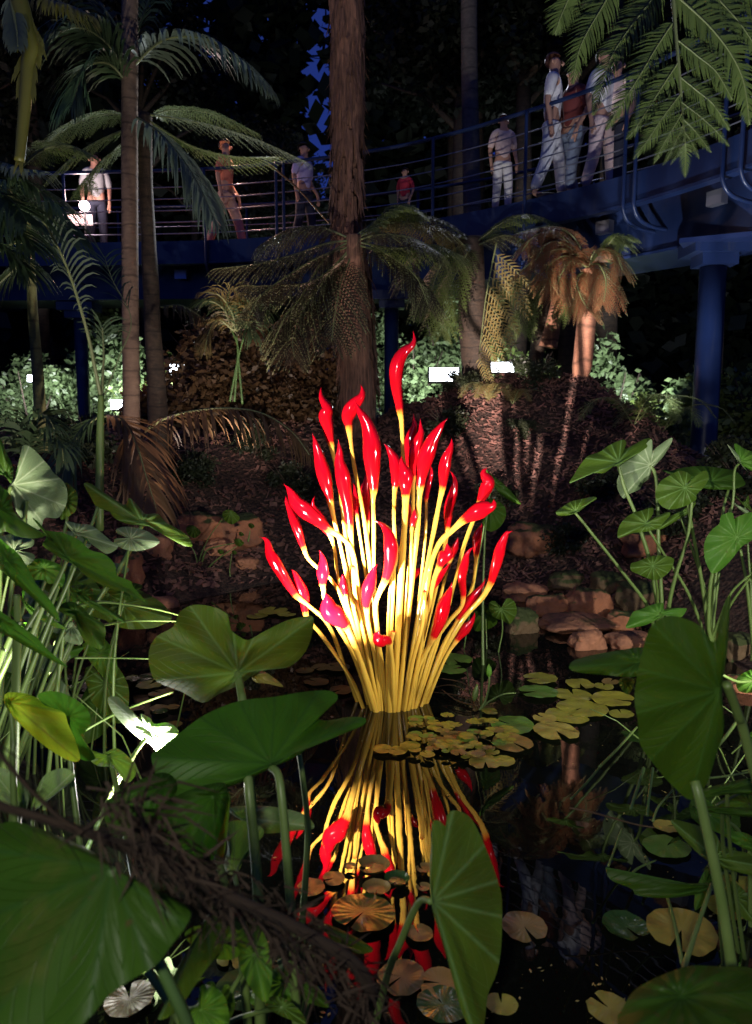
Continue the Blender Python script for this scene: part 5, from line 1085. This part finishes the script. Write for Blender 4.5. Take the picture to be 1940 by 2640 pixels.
person(1322, .7, 1.72, R(40), WHITE, PINK, 'person in pale pink trousers half hidden by the near fern', .10)
person(1352, 1.2, 1.64, R(-40), PINK, NAVY, 'person in a pink top behind the one in pale pink trousers, nearest the rail post', .08)
# lamp and glowing panel on the walkway
c = P(186, 452, 13.5)
t = thing('lamp', (c.x, c.y, DZ), 'small glowing pinkish lamp on a post at the left end of the walkway', 'lamp')
b = MB(); b.tube([Vector((c.x, c.y, DZ)), Vector((c.x, c.y, c.z-.1))], .02, 8); b.build('post', M['lampbody'], t)
import bmesh
bm = bmesh.new(); bmesh.ops.create_icosphere(bm, subdivisions=3, radius=.085); bmesh.ops.translate(bm, verts=bm.verts, vec=(0, 0, c.z-DZ)); me = bpy.data.meshes.new('bulb'); bm.to_mesh(me); bm.free(); me.materials.append(M['lamp_pink']); o = bpy.data.objects.new('bulb', me); C.objects.link(o); o.parent = t
lp = point('lamp_glow', c+Vector((0, -.2, .1)), 60, (1, .72, .68), .09)
c = P(168, 483, 13.6); t = thing('sign_panel', (c.x, c.y, DZ), 'lit pinkish blank panel under the glowing lamp', 'panel')
b = MB(); b.box(c, (.55, .03, .17)); b.build('panel', M['sign_lit'], t, False); b = MB(); b.tube([Vector((c.x, c.y+.04, DZ)), c+Vector((0, .04, 0))], .015); b.build('post', M['lampbody'], t)

# ------------------------------------------------------------------ garden lamps behind, bushes, trees
GL = 'floodlights on the far bank'
for px, py, Y, sz, lab in ((1095,808,11.4,(.46,.12,.16),'rectangular floodlight glowing white on the bank crest by the yellowish fern frond'), (975,824,12.2,(.5,.12,.24),'blurred white floodlight behind the tallest flame\'s right side'), (392,815,12.4,(.26,.12,.22),'white floodlight shining between the dark tree fern and the small palm'), (262,890,11.6,(.22,.12,.16),'low white floodlight just left of the ringed palm'), (72,832,12.0,(.12,.1,.12),'small white floodlight behind the slim left palm')):
    c = P(px, py, Y); floodlight(c, c+Vector((0, -2, .3)), lab, None, sz, GL)
for px, py, Y, wt in ((1095,770,12.2,420), (975,790,13.0,460), (392,770,14.0,520), (255,830,14.0,300), (72,790,14.3,260), (1390,740,12.0,620)):
    c = P(px, py, Y); spot('flood_beam', (c.x, c.y, 2.15), (c.x*1.15, c.y+3.2, 2.3), wt, 110, .6, (.92, .97, 1), .12)
def leafcloud(n, rx, ry, rz, size, seed, mat, clumps=9, hollow=.35):
    g = random.Random(seed); mb = MB(); cs = []
    for k in range(clumps):
        while 1:
            v = Vector((g.uniform(-1, 1), g.uniform(-1, 1), g.uniform(-1, 1)))
            if v.length < 1: break
        cs.append((v*.75, g.uniform(.25, .5)))
    for k in range(n):
        c, r = g.choice(cs); v = Vector((g.gauss(0, 1), g.gauss(0, 1), g.gauss(0, 1))).normalized()*r*g.random()**.5
        p = c+v; p = Vector((p.x*rx, p.y*ry, p.z*rz)); d = Vector((g.gauss(0, 1), g.gauss(0, 1), g.gauss(-.3, .7))).normalized(); s = size*g.uniform(.6, 1.3); wv = d.cross(Vector((g.gauss(0, 1), g.gauss(0, 1), g.gauss(0, 1)))).normalized()*s*.26
        mb.add([p, p+d*s*.5+wv, p+d*s, p+d*s*.5-wv], [(0, 1, 2, 3)])
    return mb
def bush_proto(seed, mat, rx, rz, n=2600, size=.13):
    t = thing('bush', (0, 0, 0), 'x', 'bush'); mb = leafcloud(n, rx, rx*.7, rz, size, seed, mat); mb.v = [(x, y, z+rz*.9) for x, y, z in mb.v]; mb.build('foliage', M[mat], t)
    b = MB(); g = random.Random(seed)
    for k in range(6):
        a = g.uniform(0, 6.28); b.tube([Vector((0, 0, -.1)), Vector((math.cos(a)*rx*.3, math.sin(a)*rx*.2, rz*.7)), Vector((math.cos(a)*rx*.6, math.sin(a)*rx*.45, rz*1.4))], (.03, .008), 6)
    b.build('stems', M['bark_dark'], t); return t
for k, (px, py, sc_, lab) in enumerate(((430,820,1.15,'dark twiggy undergrowth left of the small thin-stemmed palm'), (520,820,1.3,'brown dead-leaf undergrowth behind the small thin-stemmed palm'), (610,820,1.2,'dark brown undergrowth between the small palm and the first blue post'), (690,880,.7,'low dark undergrowth at the foot of the tall palm'), (560,1000,.36,'dark weedy clump above the left far rocks'), (640,1090,.34,'dim low weeds on the bank left of the flames'), (410,1060,.34,'dim weeds beside the square sandstone block'),
        (980,960,.34,'dark weeds on the bank behind the right flames'), (1080,1120,.3,'low dark weeds above the shaded rust-coloured rock'), (1330,1090,.34,'dark creeping weeds on the right bank behind the taro'), (1250,1210,.26,'mossy little weeds above the stacked rocks'), (1480,1180,.36,'dark weeds behind the right taro stalks'), (1620,1080,.4,'dark weeds right of the blue column foot'), (900,890,.4,'dark low growth on the crest right of the tall palm'), (200,1010,.5,'dark undergrowth behind the left taro leaves'), (1180,842,.3,'low weeds on the crest below the orange tree fern'), (1010,862,.26,'small weeds on the crest under the two floodlights'), (1370,880,.34,'weeds at the crest right of the orange tree fern'), (1150,960,.2,'tiny weeds in the lit part of the mulch slope'), (388,850,.26,'small weeds in front of the white floodlight'), (258,915,.24,'small weeds in front of the low floodlight'))):
    c = G(px, py)
    if k < 4: xx = P(px, 800, 10.9).x; c = Vector((xx, 10.9, ground_h(xx, 10.9)))
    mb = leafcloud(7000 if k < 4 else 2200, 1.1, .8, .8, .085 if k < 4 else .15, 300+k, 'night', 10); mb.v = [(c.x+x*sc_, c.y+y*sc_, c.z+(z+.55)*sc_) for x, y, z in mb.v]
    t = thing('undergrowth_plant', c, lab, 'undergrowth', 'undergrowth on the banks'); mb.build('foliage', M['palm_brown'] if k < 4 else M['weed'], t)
    st = MB(); g_ = random.Random(k)
    for j in range(9): a = g_.uniform(0, 6.28); st.tube([c, c+Vector((math.cos(a)*.3, math.sin(a)*.2, .6))*sc_, c+Vector((math.cos(a)*.8, math.sin(a)*.5, g_.uniform(.8, 1.3)))*sc_], (.010, .003), 5)
    st.build('stems', M['bark_dark'], t)
protos = [bush_proto(s, m, rx, rz) for s, m, rx, rz in ((1, 'bush', 1.1, .95), (2, 'bush', .9, 1.2), (3, 'fern', 1.2, .8))]
BU = [(60,15.5,1.1,'bush glowing pale behind the slim left palm'), (250,15.0,1.15,'bush lit white just left behind the ringed palm'), (400,15.2,1.25,'brightly lit bush between the dark tree fern and the small palm'), (150,16.5,1.3,'taller bush behind the lattice of left fronds'), (520,13.6,1.1,'dim brown-lit bush behind the small thin-stemmed palm'), (640,13.8,1.1,'dark bush left of the first blue post'),
 (910,15.0,1.1,'lit bush between the second blue post and the dark tree fern'), (1000,15.6,1.1,'lit bush behind the blurred floodlight'), (1130,14.4,1.1,'green bush behind the rectangular floodlight'), (1230,15.0,1.2,'pale lit bush left behind the orange trunk'), (1340,14.0,1.15,'pale lit bush right behind the orange trunk'), (1450,13.0,1.2,'leafy bush under the walkway left of the blue column'), (1620,12.5,1.3,'dark bush right of the blue column'), (820,14.6,1.0,'bush seen between the two thin blue posts'), (330,17.0,1.4,'tall bush far behind the ringed palm'), (1540,11.6,.9,'low bush at the foot of the blue column'), (1420,11.2,.7,'small bush on the bank crest left of the blue column'), (1700,10.2,1.0,'bush at the right edge under the walkway')]
for k, (px, Y, s, lab) in enumerate(BU):
    o = protos[k] if k < 3 else copy_tree(protos[k % 3]); x = P(px, 800, Y).x; o.location = (x, Y, ground_h(x, Y)-.05); o.rotation_euler = (0, 0, k*1.3); o.scale = (s, s, s); tag(o, lab, 'bush', 'bushes under the walkway')
def tree_proto(seed, h, rx, rz, n=16000):
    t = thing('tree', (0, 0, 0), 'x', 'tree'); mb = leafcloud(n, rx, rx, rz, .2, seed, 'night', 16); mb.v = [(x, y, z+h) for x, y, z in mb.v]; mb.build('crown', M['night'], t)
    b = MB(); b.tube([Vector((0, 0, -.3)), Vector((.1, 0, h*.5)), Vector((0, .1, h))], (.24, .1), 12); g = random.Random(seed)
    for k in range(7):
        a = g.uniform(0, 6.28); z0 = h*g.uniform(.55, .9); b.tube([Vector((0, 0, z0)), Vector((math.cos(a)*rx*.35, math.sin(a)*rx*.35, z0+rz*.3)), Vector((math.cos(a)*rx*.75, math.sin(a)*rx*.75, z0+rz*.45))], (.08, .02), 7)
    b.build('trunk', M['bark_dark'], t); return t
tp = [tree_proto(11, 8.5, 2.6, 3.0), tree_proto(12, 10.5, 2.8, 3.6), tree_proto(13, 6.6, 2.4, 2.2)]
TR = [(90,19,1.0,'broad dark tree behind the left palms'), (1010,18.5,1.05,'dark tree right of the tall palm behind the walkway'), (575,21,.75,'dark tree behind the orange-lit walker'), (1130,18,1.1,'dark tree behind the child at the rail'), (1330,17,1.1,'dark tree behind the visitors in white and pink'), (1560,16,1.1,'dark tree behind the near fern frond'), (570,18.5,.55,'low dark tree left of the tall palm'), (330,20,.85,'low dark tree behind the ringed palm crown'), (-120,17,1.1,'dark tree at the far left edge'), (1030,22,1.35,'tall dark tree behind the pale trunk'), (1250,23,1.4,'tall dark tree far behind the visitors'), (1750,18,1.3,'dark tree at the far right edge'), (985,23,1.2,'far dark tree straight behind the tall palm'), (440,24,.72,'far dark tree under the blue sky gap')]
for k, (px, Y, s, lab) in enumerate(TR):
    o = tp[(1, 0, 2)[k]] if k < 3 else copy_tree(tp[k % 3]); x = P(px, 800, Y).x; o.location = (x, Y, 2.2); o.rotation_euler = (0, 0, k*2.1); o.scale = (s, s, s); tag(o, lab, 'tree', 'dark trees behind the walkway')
# far woods that read as one mass
b = MB(); g = random.Random(77)
for k in range(90000):
    a = g.uniform(-1.0, 1.0); d = g.uniform(26, 34); z = g.uniform(1.5, 1)+abs(g.gauss(0, 1))**1.0*0
    z = 2+22*g.random(); x = math.sin(a)*d; y = math.cos(a)*d
    if abs(a+.068) < .022 and z > 9 and rnd.random() < .93: continue
    if -.30 < a < -.19 and z > 12 and rnd.random() < .9: continue
    if noise.noise(Vector((x*.22, y*.22, z*.16))) < -.55: continue
    dd = Vector((g.gauss(0, 1), g.gauss(0, 1), g.gauss(-.3, .7))).normalized(); s = g.uniform(.55, 1.0); wv = dd.cross(Vector((g.gauss(0, 1), g.gauss(0, 1), g.gauss(0, 1)))).normalized()*s*.34; p = Vector((x, y, z)); b.add([p, p+dd*s*.5+wv, p+dd*s, p+dd*s*.5-wv], [(0, 1, 2, 3)])
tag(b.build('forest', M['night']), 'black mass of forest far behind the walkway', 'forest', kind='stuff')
# ------------------------------------------------------------------ weaker spot lights, most added without fixtures to lift dim parts
spot('foreground_fill_beam', (-.5, -1.3, 2.7), (.0, 2.2, .6), 320, 70, .9, (1, .96, .84), .12)                     # fill light added behind the viewer to lift the dim front leaves
spot('garden_and_fill_beam', (1.9, 1.7, .5), P(1470, 170, 3.0), 460, 70, .8, (.95, 1, .9))  # added uplight that brightens the near fern frond, no fixture there
spot('garden_and_fill_beam', (-1.5, 7.3, .75), (-.45, 9.3, 5.4), 560, 50, .9, (1, .80, .68))  # added warm spot to bring out the tall palm's trunk
spot('garden_and_fill_beam', (-1.75, 3.9, .4), (-2.6, 5.4, 3.1), 420, 70, .9, (1, .92, .84))  # added to lighten the dark fronds at the left edge
spot('garden_and_fill_beam', (-1.5, 2.5, .3), (-2.1, 4.6, 4.3), 260, 44, .9, (1, .93, .78))  # added for the hanging frond at top left, no lamp behind it
spot('garden_and_fill_beam', (-1.0, 6.9, .9), (-1.7, 10.8, 3.0), 330, 56, .9, (1, .84, .74))  # added so that the brown undergrowth shows
spot('garden_and_fill_beam', (2.9, 7.3, 1.7), (3.6, 9.2, 4.2), 300, 85, .9, (.9, .93, 1))  # added underlight to bring up the walkway's blue at right
spot('garden_and_fill_beam', (-1.75, 6.2, .5), (-2.75, 8.0, 3.2), 210, 75, .9, (1, .82, .70))  # added second spot to warm the ringed palm's trunk
spot('garden_and_fill_beam', P(640, 560, 10.5), P(400, 180, 7.6), 420, 80, .8, (.85, .92, 1))
spot('garden_and_fill_beam', P(500, 300, 14.0), P(480, 450, 13.3), 380, 110, .8, (1, .55, .4))  # orange spot added in mid-air to make the walker visible
spot('garden_and_fill_beam', (2.0, 12.6, 7.2), P(1260, 300, 10.6), 100, 90, .8, (.8, .84, 1))
